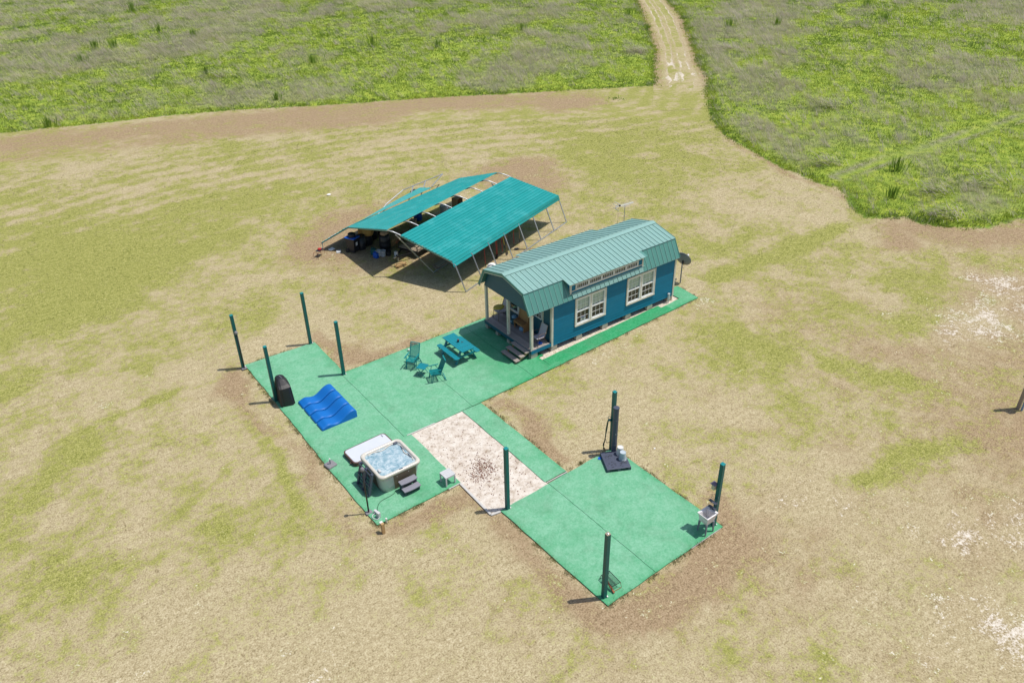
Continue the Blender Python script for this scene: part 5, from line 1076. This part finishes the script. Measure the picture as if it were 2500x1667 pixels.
def rrect(wx, wy, r_, z, n=6): 
    return [((1, -1, -1, 1)[qd] * (wx - r_) + r_ * math.cos(qd * math.pi / 2 + k_ / n * math.pi / 2), (1, 1, -1, -1)[qd] * (wy - r_) + r_ * math.sin(qd * math.pi / 2 + k_ / n * math.pi / 2), z) for qd in range(4) for k_ in range(n + 1)]
for z0 in (0, .105):
    MB().loft([rrect(.99, .52, .16, z0), rrect(1.0, .53, .16, z0 + .02), rrect(1.0, .53, .16, z0 + .09), rrect(.98, .51, .16, z0 + .10)]).build('slab', M['coverbrown'], cv, smooth=False)
MB().loft([rrect(.95, .48, .14, .2055), rrect(.94, .47, .14, .213)]).build('liner', M['coverwhite'], cv); MB().box((-1.02, -.25, .1), (.09, .08, .04)).build('strap', M['coverbrown'], cv); MB().box((.8, .35, .216), (.03, .16, .006)).build('strap', M['slate'], cv)
pl = thing('plastic_pallet', 'black plastic pallet leaning upright against the left side of the hot tub', 'pallet', (-11.02, -3.42, .045))
lean = .26; PX = lambda z, k_=0: -.02 + lean * z / 1.0 + k_
for (y, nm) in ((-.46, 'runner'), (0, 'runner'), (.46, 'runner')): MB().beam((PX(.0) - .03, y, 0.02), (PX(1.0) - .03, y, 1.0), .075, .10, (0, 1, 0)).build(nm, M['slate'], pl)
for k_ in range(7): z = .07 + k_ * .148; MB().beam((PX(z) + .035, -.50, z), (PX(z) + .035, .50, z), .025, .10, (-lean, 0, 1)).build('deck_slat', M['slate'], pl)
for z in (.07, .52, .97): MB().beam((PX(z) - .095, -.50, z), (PX(z) - .095, .50, z), .022, .11, (-lean, 0, 1)).build('base_slat', M['slate'], pl)
ts = thing('tub_steps', 'two tread grey plastic steps in front of the hot tub', 'steps', (-9.58, -4.53, .045))
def tread(y0, y1, z, nm='tread'):
    b = MB(); n = 10; P_ = [( -.37 + .74 * k_ / n, y0 - .035 * (1 - ((k_ / n - .5) * 2) ** 2)) for k_ in range(n + 1)] + [(.37, y1), (-.37, y1)]
    b.prism(P_, 'z', z - .05, z).build(nm, M['greystep'], ts, bevel=.01)
tread(-.02, .24, .46); tread(-.26, .0, .25)
for s in (-1, 1):
    MB().prism([(-.22, 0), (-.10, 0), (-.06, .06), (.12, .06), (.16, 0), (.23, 0), (.22, .41), (.0, .41), (-.01, .20), (-.21, .20)], 'x', s * .30 - .035, s * .30 + .035).build('side_frame', M['stepside'], ts, bevel=.006)
MB().bx(-.26, .26, .02, .045, .26, .41).bx(-.26, .26, -.20, -.175, .08, .20).build('riser', M['black'], ts)
sl = thing('side_table', 'small pale grey slatted plastic side table at the turf corner by the sand', 'side table', (-8.14, -5.06, .045), R(1.5))
for k_ in range(5): MB().box((0, -.184 + k_ * .092, .445), (.46, .085, .022)).build('top_slat', M['greyplast'], sl)
MB().box((0, -.215, .41), (.44, .02, .045)).box((0, .215, .41), (.44, .02, .045)).box((-.215, 0, .41), (.02, .41, .045)).box((.215, 0, .41), (.02, .41, .045)).build('apron', M['greyplast'], sl)
for sx in (-1, 1):
    for sy in (-1, 1): MB().box((sx * .205, sy * .205, .195), (.05, .05, .386)).build('leg', M['greyplast'], sl)
ub2 = thing('umbrella_base', 'square grey resin umbrella base near the left turf edge', 'umbrella base', (-11.44, -1.22, .046), R(10))
MB().loft([rrect(.21, .21, .07, 0), rrect(.22, .22, .07, .02), rrect(.20, .20, .07, .06), rrect(.15, .15, .06, .075)]).build('base', M['concrete'], ub2, smooth=False); MB().tube([(0, 0, .07), (0, 0, .30)], .024, 10).build('socket', M['legmetal'], ub2); MB().lathe([(.03, .28), (.034, .30), (.034, .34), (.02, .35)], n=10).build('collar', M['pvc'], ub2)
# cable and outlet boxes by the tub
cur = [(-10.02, -4.22, .06), (-10.25, -4.35, .055), (-10.55, -4.38, .055), (-10.85, -4.42, .055), (-11.08, -4.62, .055), (-11.2, -4.88, .055), (-11.24, -5.08, .09)]
def smooth_path(p, n=6):
    out = []
    for i in range(len(p) - 1):
        p0, p1, p2, p3 = (Vector(p[max(i - 1, 0)]), Vector(p[i]), Vector(p[i + 1]), Vector(p[min(i + 2, len(p) - 1)]))
        for k_ in range(n): t = k_ / n; out.append(.5 * ((2 * p1) + (p2 - p0) * t + (2 * p0 - 5 * p1 + 4 * p2 - p3) * t * t + (3 * p1 - p0 - 3 * p2 + p3) * t ** 3))
    return out + [Vector(p[-1])]
tag(MB().tube(smooth_path(cur), .011, 6).build('power_cable', M['hose']), 'thin dark cable running from the hot tub to the outlet boxes', 'cable')
ob = thing('outlet_box', 'pair of grey outlet boxes joined by a curved conduit at the turf corner', 'outlet box', (-11.28, -5.0, .045))
MB().box((-.02, -.12, .13), (.11, .16, .24), .2).build('box', M['greyplast'], ob, bevel=.01); MB().box((-.0, .13, .075), (.10, .16, .13), .2).build('small_box', M['greyplast'], ob, bevel=.01)
MB().tube(smooth_path([(-.02, -.19, .05), (-.10, -.22, .03), (-.21, -.12, .025), (-.22, .02, .025), (-.14, .10, .03), (-.03, .11, .05)]), .016, 8).build('conduit', M['greyplast'], ob, smooth=True)
stk = thing('timber_stake', 'short brown timber stake with an outlet box just off the turf corner', 'stake', (-11.53, -5.92, 0)); MB().box((0, 0, .24), (.12, .10, .48)).build('stake', M['timber'], stk, bevel=.006); MB().box((.0, .095, .40), (.10, .09, .14)).build('outlet', M['legmetal'], stk, bevel=.01); MB().box((.0, .095, .478), (.11, .10, .015)).build('outlet_cap', M['pvc'], stk)
pv = thing('pvc_stub', 'white pvc pipe stub poking up beside the timber stake', 'pipe', (-11.18, -5.52, 0)); MB().tube([(0, 0, 0), (0, 0, .17)], .026, 10).build('pipe', M['pvc'], pv); MB().lathe([(.036, .16), (.04, .17), (.04, .22), (.03, .23)], n=12).build('cap', M['pvc'], pv)
# ------------------------------------------------------------------ shower corner: pallet, tube, buckets, hose
dp = thing('plastic_pallet', 'dark slate plastic pallet lying flat at the corner by the black tube', 'pallet', (-2.05, -8.28, .048), R(-27))
MB().bx(-.50, .50, -.56, .56, .12, .15).build('deck', M['slate'], dp, bevel=.01)
for x in (-.44, 0, .44): MB().bx(x - .06, x + .06, -.56, .56, 0, .12).build('runner', M['slate'], dp)
rr = random.Random(5)
hm = MB().lathe([(.022, 0), (.022, .002)], n=8).mesh('drain_hole', M['black'])
for (cx, cy) in ((-.25, .28), (.25, .28), (-.25, -.28), (.25, -.28)):
    for k_ in range(14):
        a = rr.uniform(0, 6.28); r_ = rr.uniform(.03, .19); piece('drain_hole', hm, dp, (cx + r_ * math.cos(a), cy + r_ * math.sin(a), .1515))
tb_ = thing('black_tube', 'tall black drain tube strapped upright to the corner post', 'tube', (-1.70, -7.80, .199))
MB().lathe([(.115, 0), (.115, 1.05), (.118, 1.06), (.118, 1.10), (.115, 1.11), (.115, 2.16)], n=22).build('tube', M['slate'], tb_, smooth=False); MB().lathe([(.125, 2.15), (.128, 2.16), (.128, 2.20), (.12, 2.21)], n=22).build('cap', M['slate'], tb_)
for z in (.36, 1.62): MB().tube([(.118 * math.cos(a), .118 * math.sin(a), z + .02 * math.sin(a)) for a in np.linspace(R(-200), R(20), 14)] + [(.18, .30, z + .06)], .007, 6).build('strap', M['wire'], tb_)
MB().box((.03, -.115, .86), (.03, .012, .09)).build('valve', M['postgreen'], tb_); MB().box((-.05, -.108, .92), (.02, .012, .02)).build('tap', M['pvc'], tb_)
pail('bucket', 'white bucket upside down on the pallet nearest the black tube', (-1.66, -8.13, .199), .15, .37, 'pvc', True); pail('bucket', 'pale blue grey bucket upside down at the pallet front', (-1.80, -8.43, .199), .15, .37, 'bucketgrey', True)
hz = thing('garden_hose', 'coiled green hose hanging on the back of the corner post', 'hose', (-1.70, -7.49, 0))
for k_ in range(4): MB().tube(smooth_path([(.0, .0, 1.62), (-.05 - .01 * k_, .04, 1.60), (-.08 - .012 * k_, .06 + .01 * k_, 1.2), (-.12 - .015 * k_, .09, .72 - .04 * k_), (-.16 - .02 * k_, .12, .3), (-.20 + .03 * k_, .13 - .02 * k_, .06)]), .012, 6).build('hose_loop', M['hose'], hz, smooth=True)
o = MB().lathe([(.02, -.05), (.08, -.05), (.08, -.035), (.04, -.03), (.04, .03), (.08, .035), (.08, .05), (.02, .05)], n=14).build('hose_hanger', M['tealchair'], hz); o.rotation_euler = (R(90), 0, R(54)); o.location = (-.03, .02, 1.58)
MB().tube([(-.05, .05, 1.66), (-.09, .07, 1.74), (-.02, .03, 1.78), (.03, .0, 1.70)], .014, 6).build('nozzle', M['birdbox'], hz); MB().tube(smooth_path([(-.12, .08, .6), (-.08, .06, .42), (.0, .0, .42), (.05, -.04, .43)]), .012, 6).build('hose_tail', M['hose'], hz, smooth=True)
o = MB().box((0, 0, .006), (.15, .12, .012)).build('blue_packet', M['bluebin']); o.location = (-2.40, -7.70, .050); o.rotation_euler = (0, 0, .5); tag(o, 'small blue packet lying on the turf left of the pallet', 'packet')
# ------------------------------------------------------------------ sink corner
sk = thing('utility_sink', 'white plastic laundry sink on splayed grey legs at the turf corner', 'sink', (-2.05, -13.11, .048), R(0))
def ring4(wx, wy, z, ox=0.0): return [(ox - wx, -wy, z), (ox + wx, -wy, z), (ox + wx, wy, z), (ox - wx, wy, z)]
MB().loft([ring4(.20, .17, .50), ring4(.255, .225, .86), ring4(.285, .25, .862), ring4(.285, .25, .89), ring4(.245, .215, .895, -.02), ring4(.22, .19, .87, -.035), ring4(.17, .15, .54, -.01)]).build('basin', M['sinkplast'], sk)
MB().bx(.19, .285, -.25, .25, .892, .92).build('faucet_ledge', M['sinkplast'], sk, bevel=.008)
for sx in (-1, 1):
    for sy in (-1, 1): MB().loft([[(sx * .21 + a * .018, sy * .19 + b_ * .018, 0) for a, b_ in ((-1, -1), (1, -1), (1, 1), (-1, 1))], [(sx * .185 + a * .035, sy * .16 + b_ * .035, .505) for a, b_ in ((-1, -1), (1, -1), (1, 1), (-1, 1))]]).build('leg', M['legmetal'], sk)
MB().tube(smooth_path([(.23, 0, .92), (.23, 0, 1.02), (.17, 0, 1.05), (.08, 0, 1.0)]), .014, 8).tube([(.23, -.10, .95), (.23, .10, .95)], .016, 8).build('faucet', M['wire'], sk, smooth=True)
MB().lathe([(.03, 0), (.03, .004)], (-.01, 0, .541), 12).build('drain', M['wire'], sk)
for zz, lab in ((1.05, 'lower wire shelf fixed to the green post above the sink'), (1.32, 'upper wire shelf fixed to the green post above the sink')):
    t = thing('wire_shelf', lab, 'shelf', (-1.76, -13.10, zz), 0); b = MB()
    for q_ in (0, .09): b.tube([(-.12, -.17, q_), (.0, -.17, q_), (.0, .17, q_), (-.12, .17, q_), (-.12, -.17, q_)], .006, 6)
    for y in np.linspace(-.17, .17, 5): b.tube([(-.12, y, .09), (-.12, y, 0), (.0, y, 0)], .004, 5)
    b.build('basket', M['wire'], t); MB().box((-.06, 0, .008), (.11, .32, .012)).build('tray', M['slate'], t); MB().tube([(.0, -.13, .1), (.02, -.13, .22), (.085, -.06, .25)], .006, 6).tube([(.0, .13, .1), (.02, .13, .22), (.085, .06, .25)], .006, 6).build('hanger', M['wire'], t)
bh = thing('birdhouse', 'small cream lantern box with a mauve roof on the post above the sink', 'birdhouse', (-1.70, -12.95, 1.78)); MB().box((0, 0, .12), (.13, .13, .24)).build('box', M['birdbox'], bh); MB().loft([ring4(.11, .11, .24), ring4(.11, .11, .255), ring4(.02, .02, .33)]).build('roof', M['purple'], bh); MB().box((.07, -.03, .12), (.03, .06, .06)).build('bracket', M['blackmetal'], bh)
# iron grate by the nearest post
fg = thing('fire_grate', 'black iron mesh grate on rusty bent legs by the nearest green post', 'grate', (-6.49, -12.81, .046), R(-4))
W3, D3, zt = .18, .30, .22; b = MB()
b.tube([(-W3, -D3, zt), (W3, -D3, zt), (W3, D3, zt), (-W3, D3, zt), (-W3, -D3, zt)], .012, 6).build('rim', M['blackmetal'], fg); b = MB()
for k_ in range(13): x = -W3 + .36 * (k_ + .5) / 13; b.tube([(x, -D3, zt), (x, D3, zt)], .0035, 4)
for k_ in range(21): y = -D3 + .6 * (k_ + .5) / 21; b.tube([(-W3, y, zt + .003), (W3, y, zt + .003)], .0035, 4)
b.tube([(0, -D3, zt - .004), (0, D3, zt - .004)], .009, 6); b.build('mesh', M['blackmetal'], fg)
for s in (-1, 1): MB().tube([(-W3, s * D3, zt), (-W3 - .02, s * (D3 + .05), .012), (W3 + .02, s * (D3 + .05), .012), (W3, s * D3, zt)], .010, 6).build('leg', M['rust' if s < 0 else 'blackmetal'], fg)
o = MB().beam((-6.70, -13.22, .09), (-6.62, -12.62, .312), .06, .04).build('rusty_bar', M['rust']); tag(o, 'rusty brown iron bar propped across the mesh grate', 'bar')
pp = thing('small_pot', 'little pale tin pot between the nearest post and the grate', 'pot', (-6.90, -12.95, .046)); MB().lathe([(.05, 0), (.06, .01), (.065, .10), (.055, .105), (.05, .02)], n=14).build('pot', M['galv'], pp); MB().tube([(-.06, 0, .09), (-.11, .0, .08), (-.11, 0, .04), (-.06, 0, .03)], .007, 6).build('handle', M['galv'], pp)
# ------------------------------------------------------------------ dish and aerial behind the house
sdh = thing('satellite_dish', 'grey satellite dish on a pole beyond the rear corner of the house', 'satellite dish', (11.84, 1.14, 0)); C0 = Vector((.05, .0, 1.30)); dv = Vector((.80, .28, .38)).normalized(); sxv = dv.cross(Vector((0, 0, 1))).normalized(); syv = sxv.cross(dv)
b = MB(); rings = []
for r_ in (0.001, .12, .24, .36, .46): rings.append([C0 + dv * (.06 + .38 * r_ * r_) + sxv * (r_ * 1.0 * math.cos(a)) + syv * (r_ * 1.08 * math.sin(a)) + syv * .18 for a in np.linspace(0, 2 * math.pi, 33)[:-1]])
b.loft(rings + [[p - dv * .02 for p in r_] for r_ in reversed(rings)], caps=False).build('reflector', M['dish'], sdh, smooth=True)
MB().tube([(0, 0, 0), (0, 0, 1.28)], .034, 10).build('mast', M['legmetal'], sdh); MB().tube([C0 - dv * .05 + syv * -.05, C0 + dv * .08 + syv * .12], .06, 8).build('mount', M['blackmetal'], sdh)
lnb = C0 + dv * .66 + syv * -.12; MB().tube([C0 + dv * .06 - syv * .28, lnb - dv * .04], .018, 6).build('arm', M['yellow'], sdh); MB().tube([lnb - dv * .06, lnb + dv * .10], .055, 10).build('receiver', M['pvc'], sdh)
MB().tube(smooth_path([(.03, -.02, 1.2), (.12, -.06, 1.05), (.06, -.08, .95), (0, -.04, 1.05)]), .008, 6).build('cable', M['black'], sdh)
an = thing('tv_aerial', 'white television aerial on a thin mast behind the house roof', 'aerial', (11.0, 5.2, 0), R(-8)); MB().tube([(0, 0, 0), (0, 0, 3.78)], .022, 8).build('mast', M['galv'], an); MB().tube([(-.62, .1, 3.70), (.55, -.05, 3.84)], .022, 8).build('boom', M['pvc'], an)
for k_ in range(9): u = k_ / 8; x = -.25 + .78 * u; MB().tube([(x, -.24 + .10 * u, 3.74 + .09 * u), (x, .26 - .10 * u, 3.74 + .09 * u)], .011, 6).build('element', M['pvc'], an)
MB().tube([(-.62, -.26, 3.62), (-.62, .30, 3.62)], .014, 6).tube([(-.62, -.26, 3.86), (-.62, .30, 3.86)], .014, 6).tube([(-.62, .02, 3.60), (-.62, .02, 3.88)], .014, 6).tube([(-.5, -.2, 3.95), (-.5, .34, 3.95)], .014, 6).tube([(-.55, .02, 3.7), (-.5, .02, 3.96)], .012, 6).build('reflector', M['pvc'], an); MB().box((-.38, .0, 3.80), (.10, .07, .07)).build('balun', M['black'], an)
MB().tube([(-.42, .05, 0), (-.42, .05, 3.66)], .006, 5).build('guy_wire', M['wire'], an)
# meter post at the right edge of the picture
mp = thing('meter_post', 'dark timber post with a blue grey conduit at the right edge of the lawn', 'post', (14.62, -16.50, 0)); MB().box((0, 0, 1.4), (.16, .14, 2.8)).build('post', M['oldtimber'], mp, bevel=.008); MB().tube([(-.02, -.16, 0), (-.02, -.16, 1.2)], .045, 10).build('conduit', M['bluegrey'], mp); MB().box((-.0, -.19, 1.45), (.20, .26, .55)).build('meter_box', M['bluegrey'], mp, bevel=.01); MB().box((-.06, .12, 1.62), (.03, .25, .03)).build('bracket', M['blackmetal'], mp)
lump('dark_tarp', 'dark heap lying on the ground behind the meter post', 'heap', (16.1, -17.6, 0), (1.8, 1.0, .35), 'black', 21)
# ------------------------------------------------------------------ plants that stand out singly
def clump(label, x, y, h, w, seed):
    r_ = np.random.default_rng(seed); n = 46; a = r_.uniform(0, 6.28, n); d = np.abs(r_.normal(0, w, n)); z0 = float(field_z(np.array([x]), np.array([y]))[0]) - .05
    Vv, Ff = [], []
    for k_ in range(n):
        bx_, by_ = d[k_] * math.cos(a[k_]), d[k_] * math.sin(a[k_]); hh_ = h * r_.uniform(.55, 1.0); tx, ty = bx_ * 1.35 + r_.normal(0, .05), by_ * 1.35 + r_.normal(0, .05); ww_ = r_.uniform(.02, .05); b_ = r_.uniform(0, 3.14)
        o_ = len(Vv); Vv += [(bx_ - ww_ * .4 * math.cos(b_), by_ - ww_ * .4 * math.sin(b_), 0), (bx_ + ww_ * .4 * math.cos(b_), by_ + ww_ * .4 * math.sin(b_), 0), (bx_ * .5 + tx * .5 + ww_ * math.cos(b_), by_ * .5 + ty * .5 + ww_ * math.sin(b_), hh_ * .6), (tx, ty, hh_), (bx_ * .5 + tx * .5 - ww_ * math.cos(b_), by_ * .5 + ty * .5 - ww_ * math.sin(b_), hh_ * .6)]; Ff.append((o_, o_ + 1, o_ + 2, o_ + 3, o_ + 4))
    b = MB(); b.v = Vv; b.f = Ff; t = thing('weed_clump', label, 'weed', (x, y, z0)); b.build('stems', M['fennel'], t)
    lv = MB()
    for k_ in range(70):
        i = r_.integers(0, n); z = h * r_.uniform(.25, .9); px_, py_ = Vv[i * 5 + 2][0] + r_.normal(0, .06), Vv[i * 5 + 2][1] + r_.normal(0, .06); s_ = r_.uniform(.03, .07); e_ = r_.uniform(0, 6.28)
        lv.add([(px_, py_, z), (px_ + s_ * math.cos(e_), py_ + s_ * math.sin(e_), z + s_ * .8), (px_ + s_ * math.cos(e_ + .9), py_ + s_ * math.sin(e_ + .9), z + s_ * .2)], [(0, 1, 2)])
    lv.build('leaves', M['fennel'], t)
CL = [(37.8, 3.3, 1.5, .32, 'tallest green weed clump beside the grassy wheel track in the right field'), (32.8, .6, 1.1, .3, 'upright green weed clump near the right field corner'), (93.8, 38.7, 1.7, .5, 'upright weed clump high in the right field'), (102.6, 47.0, 1.8, .6, 'weed clump at the very top of the right field'), (74.6, 50.5, 1.4, .4, 'bright green weed clump right of the track far up the field'), (80.3, 46.9, 1.3, .35, 'slim weed clump between two taller ones in the right field'),
      (12.4, 125.0, 2.2, .6, 'tallest weed clump at the top of the left field'), (-11.4, 61.0, 1.3, .3, 'green weed clump at the mown edge far left'), (10.5, 102.2, 1.6, .4, 'dark weed clump in the upper left field'), (13.4, 95.7, 1.4, .3, 'thin weed clump right of the dark one in the left field'), (.5, 95.9, 1.6, .5, 'left of a close pair of weed clumps in the left field'), (2.6, 95.4, 1.5, .5, 'right of a close pair of weed clumps in the left field'), (-2.7, 88.8, 1.3, .5, 'broad weed clump left of the middle of the left field'), (7.3, 71.4, 1.2, .3, 'weed clump in the middle of the left field'), (9.3, 55.2, .9, .2, 'small weed clump just inside the left field edge'), (19.2, 68.5, 1.5, .6, 'broad weed clump right of the centre of the left field'),
      (29.7, 72.6, 1.7, .3, 'slender tall weed clump in the centre of the left field'), (70.8, 66.9, 1.4, .45, 'round green weed clump left of the far track'), (65.2, 57.4, 1.2, .3, 'weed clump on the left verge of the track'), (50.9, 68.0, 1.3, .4, 'weed clump half way along the top of the left field'), (35.6, 66.0, 1.3, .3, 'weed clump right of the slender tall one')]
for i, (x, y, h_, w, lab) in enumerate(CL): clump(lab, x, y, h_, w, 300 + i)
def brush(label, x, y, L_, h_, seed, mat='deadbrush', d0=(-.75, .6)):
    r_ = np.random.default_rng(seed); t = thing('dead_brush', label, 'brush', (x, y, float(field_z(np.array([x]), np.array([y]))[0]) - .05)); b = MB()
    for k_ in range(130):
        px_, py_ = r_.normal(0, L_ * .30), r_.normal(0, L_ * .22); z = r_.uniform(0, h_ * .35); ln = r_.uniform(.4, 1) * L_ * .7; a = math.atan2(d0[1], d0[0]) + r_.normal(0, .35); el = r_.uniform(.15, .9); w = r_.uniform(.008, .02)
        q0 = Vector((px_, py_, z)); q1 = q0 + Vector((math.cos(a) * ln * .55, math.sin(a) * ln * .55, h_ * el * .75)); q2 = q0 + Vector((math.cos(a + .2) * ln, math.sin(a + .2) * ln, h_ * el * .85)); s_ = Vector((-math.sin(a), math.cos(a), .3)) * w
        b.add([q0 - s_, q0 + s_, q1 + s_, q1 - s_, q2], [(0, 1, 2, 3), (3, 2, 4)])
    b.build('twigs', M[mat], t)
for i, (x, y, L_, h_, lab) in enumerate([(33.0, -3.6, 2.6, 1.0, 'feathery grey dead brush nearest the lawn in the right field'), (41.0, -2.4, 4.0, 1.1, 'widest grey dead brush near the right picture edge'), (36.3, -1.0, 2.6, .9, 'grey dead brush left of the widest one in the right field'), (49.8, 17.1, 3.0, 1.2, 'tan dead brush in the middle of the right field'), (35.7, 7.7, 2.4, .9, 'brown grey brush at the lawn edge below the middle of the right field'), (62.7, 40.8, 4.0, 1.3, 'greyish dead brush on the right verge of the track'), (54.0, 47.0, 3.0, 1.2, 'tan dead brush on the left verge of the track'), (8.5, 69.0, 3.6, 1.2, 'tan dead brush in the middle of the left field')]): brush(lab, x, y, L_, h_, 500 + i)
# young pine whose tip enters the picture at the lower left
pn = thing('pine_sapling', 'young green pine tip at the lower left picture edge', 'pine', (-23.85, -2.35, 0)); MB().tube([(0, 0, 0), (.02, 0, .9), (0, .02, 1.7)], [.05, .035, .012], 8).build('trunk', M['oldtimber'], pn)
b = MB(); r_ = np.random.default_rng(8)
for k_ in range(900):
    z = r_.uniform(.25, 1.75); rad = .40 * (1.85 - z) / 1.6 * r_.uniform(.1, 1); a = r_.uniform(0, 6.28); p = Vector((rad * math.cos(a), rad * math.sin(a), z)); d = Vector((math.cos(a) * .6, math.sin(a) * .6, .8)) * r_.uniform(.12, .24); s_ = Vector((-math.sin(a), math.cos(a), 0)) * .008; b.add([p - s_, p + s_, p + d], [(0, 1, 2)])
b.build('crown', M['pinegreen'], pn)
for k9 in range(1): clump('low green tussock alone on the mown ground near the track mouth', 36.7, 33.4, .32, .42, 333)
for i, (x, y, s_, lab) in enumerate([(1.9, 27.2, .22, 'white scrap on the lawn beyond the collapsed carport'), (-.1, -8.6, .06, 'tiny white scrap on the lawn right of the shower pallet')]): lump('litter', lab, 'litter', (x, y, .0), (s_ * 1.5, s_, s_ * .4), 'paper', 40 + i)

# small fittings belong to the part that carries them
def sub(root, child, part):
    for o in [o_ for o_ in bpy.data.objects if o_.parent is None and o_.name.split('.')[0] == root]:
        ps = [c for c in o.children if c.name.split('.')[0] == part]
        if not ps: continue
        for c in [c for c in o.children if c.name.split('.')[0] == child]: c.parent = ps[0]
for a_ in [('satellite_dish', 'receiver', 'arm'), ('satellite_dish', 'cable', 'mount'), ('hot_tub', 'badge', 'cabinet'), ('hot_tub', 'panel_screw', 'side_panel'), ('hot_tub', 'control_panel', 'rim'), ('hot_tub', 'pillow', 'rim'), ('hot_tub', 'grab_rail', 'rim'), ('hot_tub', 'seat_lip', 'rim'),
           ('utility_trailer', 'coupler', 'tongue'), ('utility_trailer', 'jack', 'tongue'), ('utility_trailer', 'bed_plank', 'frame'), ('utility_trailer', 'fender', 'frame'), ('green_post', 'bolt', 'cut_top'), ('utility_sink', 'drain', 'basin'), ('utility_sink', 'faucet_ledge', 'basin'), ('tub_cover', 'strap', 'liner'), ('plastic_pallet', 'drain_hole', 'deck'),
           ('black_tube', 'cap', 'tube'), ('black_tube', 'strap', 'tube'), ('black_tube', 'tap', 'valve'), ('wheeled_bin', 'sticker', 'body'), ('wheeled_bin', 'basket', 'rim'), ('storage_tote', 'sticker', 'bin'), ('window_sign', 'band_lettering', 'blue_band'), ('window_sign', 'lettering', 'board'), ('tv_aerial', 'element', 'boom'), ('tv_aerial', 'balun', 'boom'), ('tv_aerial', 'reflector', 'boom'),
           ('timber_stake', 'outlet_cap', 'outlet'), ('garden_hose', 'nozzle', 'hose_hanger_none'), ('covered_grill', 'cord', 'cover'), ('fire_grate', 'mesh', 'rim'), ('wire_shelf', 'tray', 'basket'), ('lamp_post', 'lamp_head', 'pole'), ('umbrella_base', 'collar', 'socket'), ('meter_post', 'bracket', 'post')]: sub(*a_)
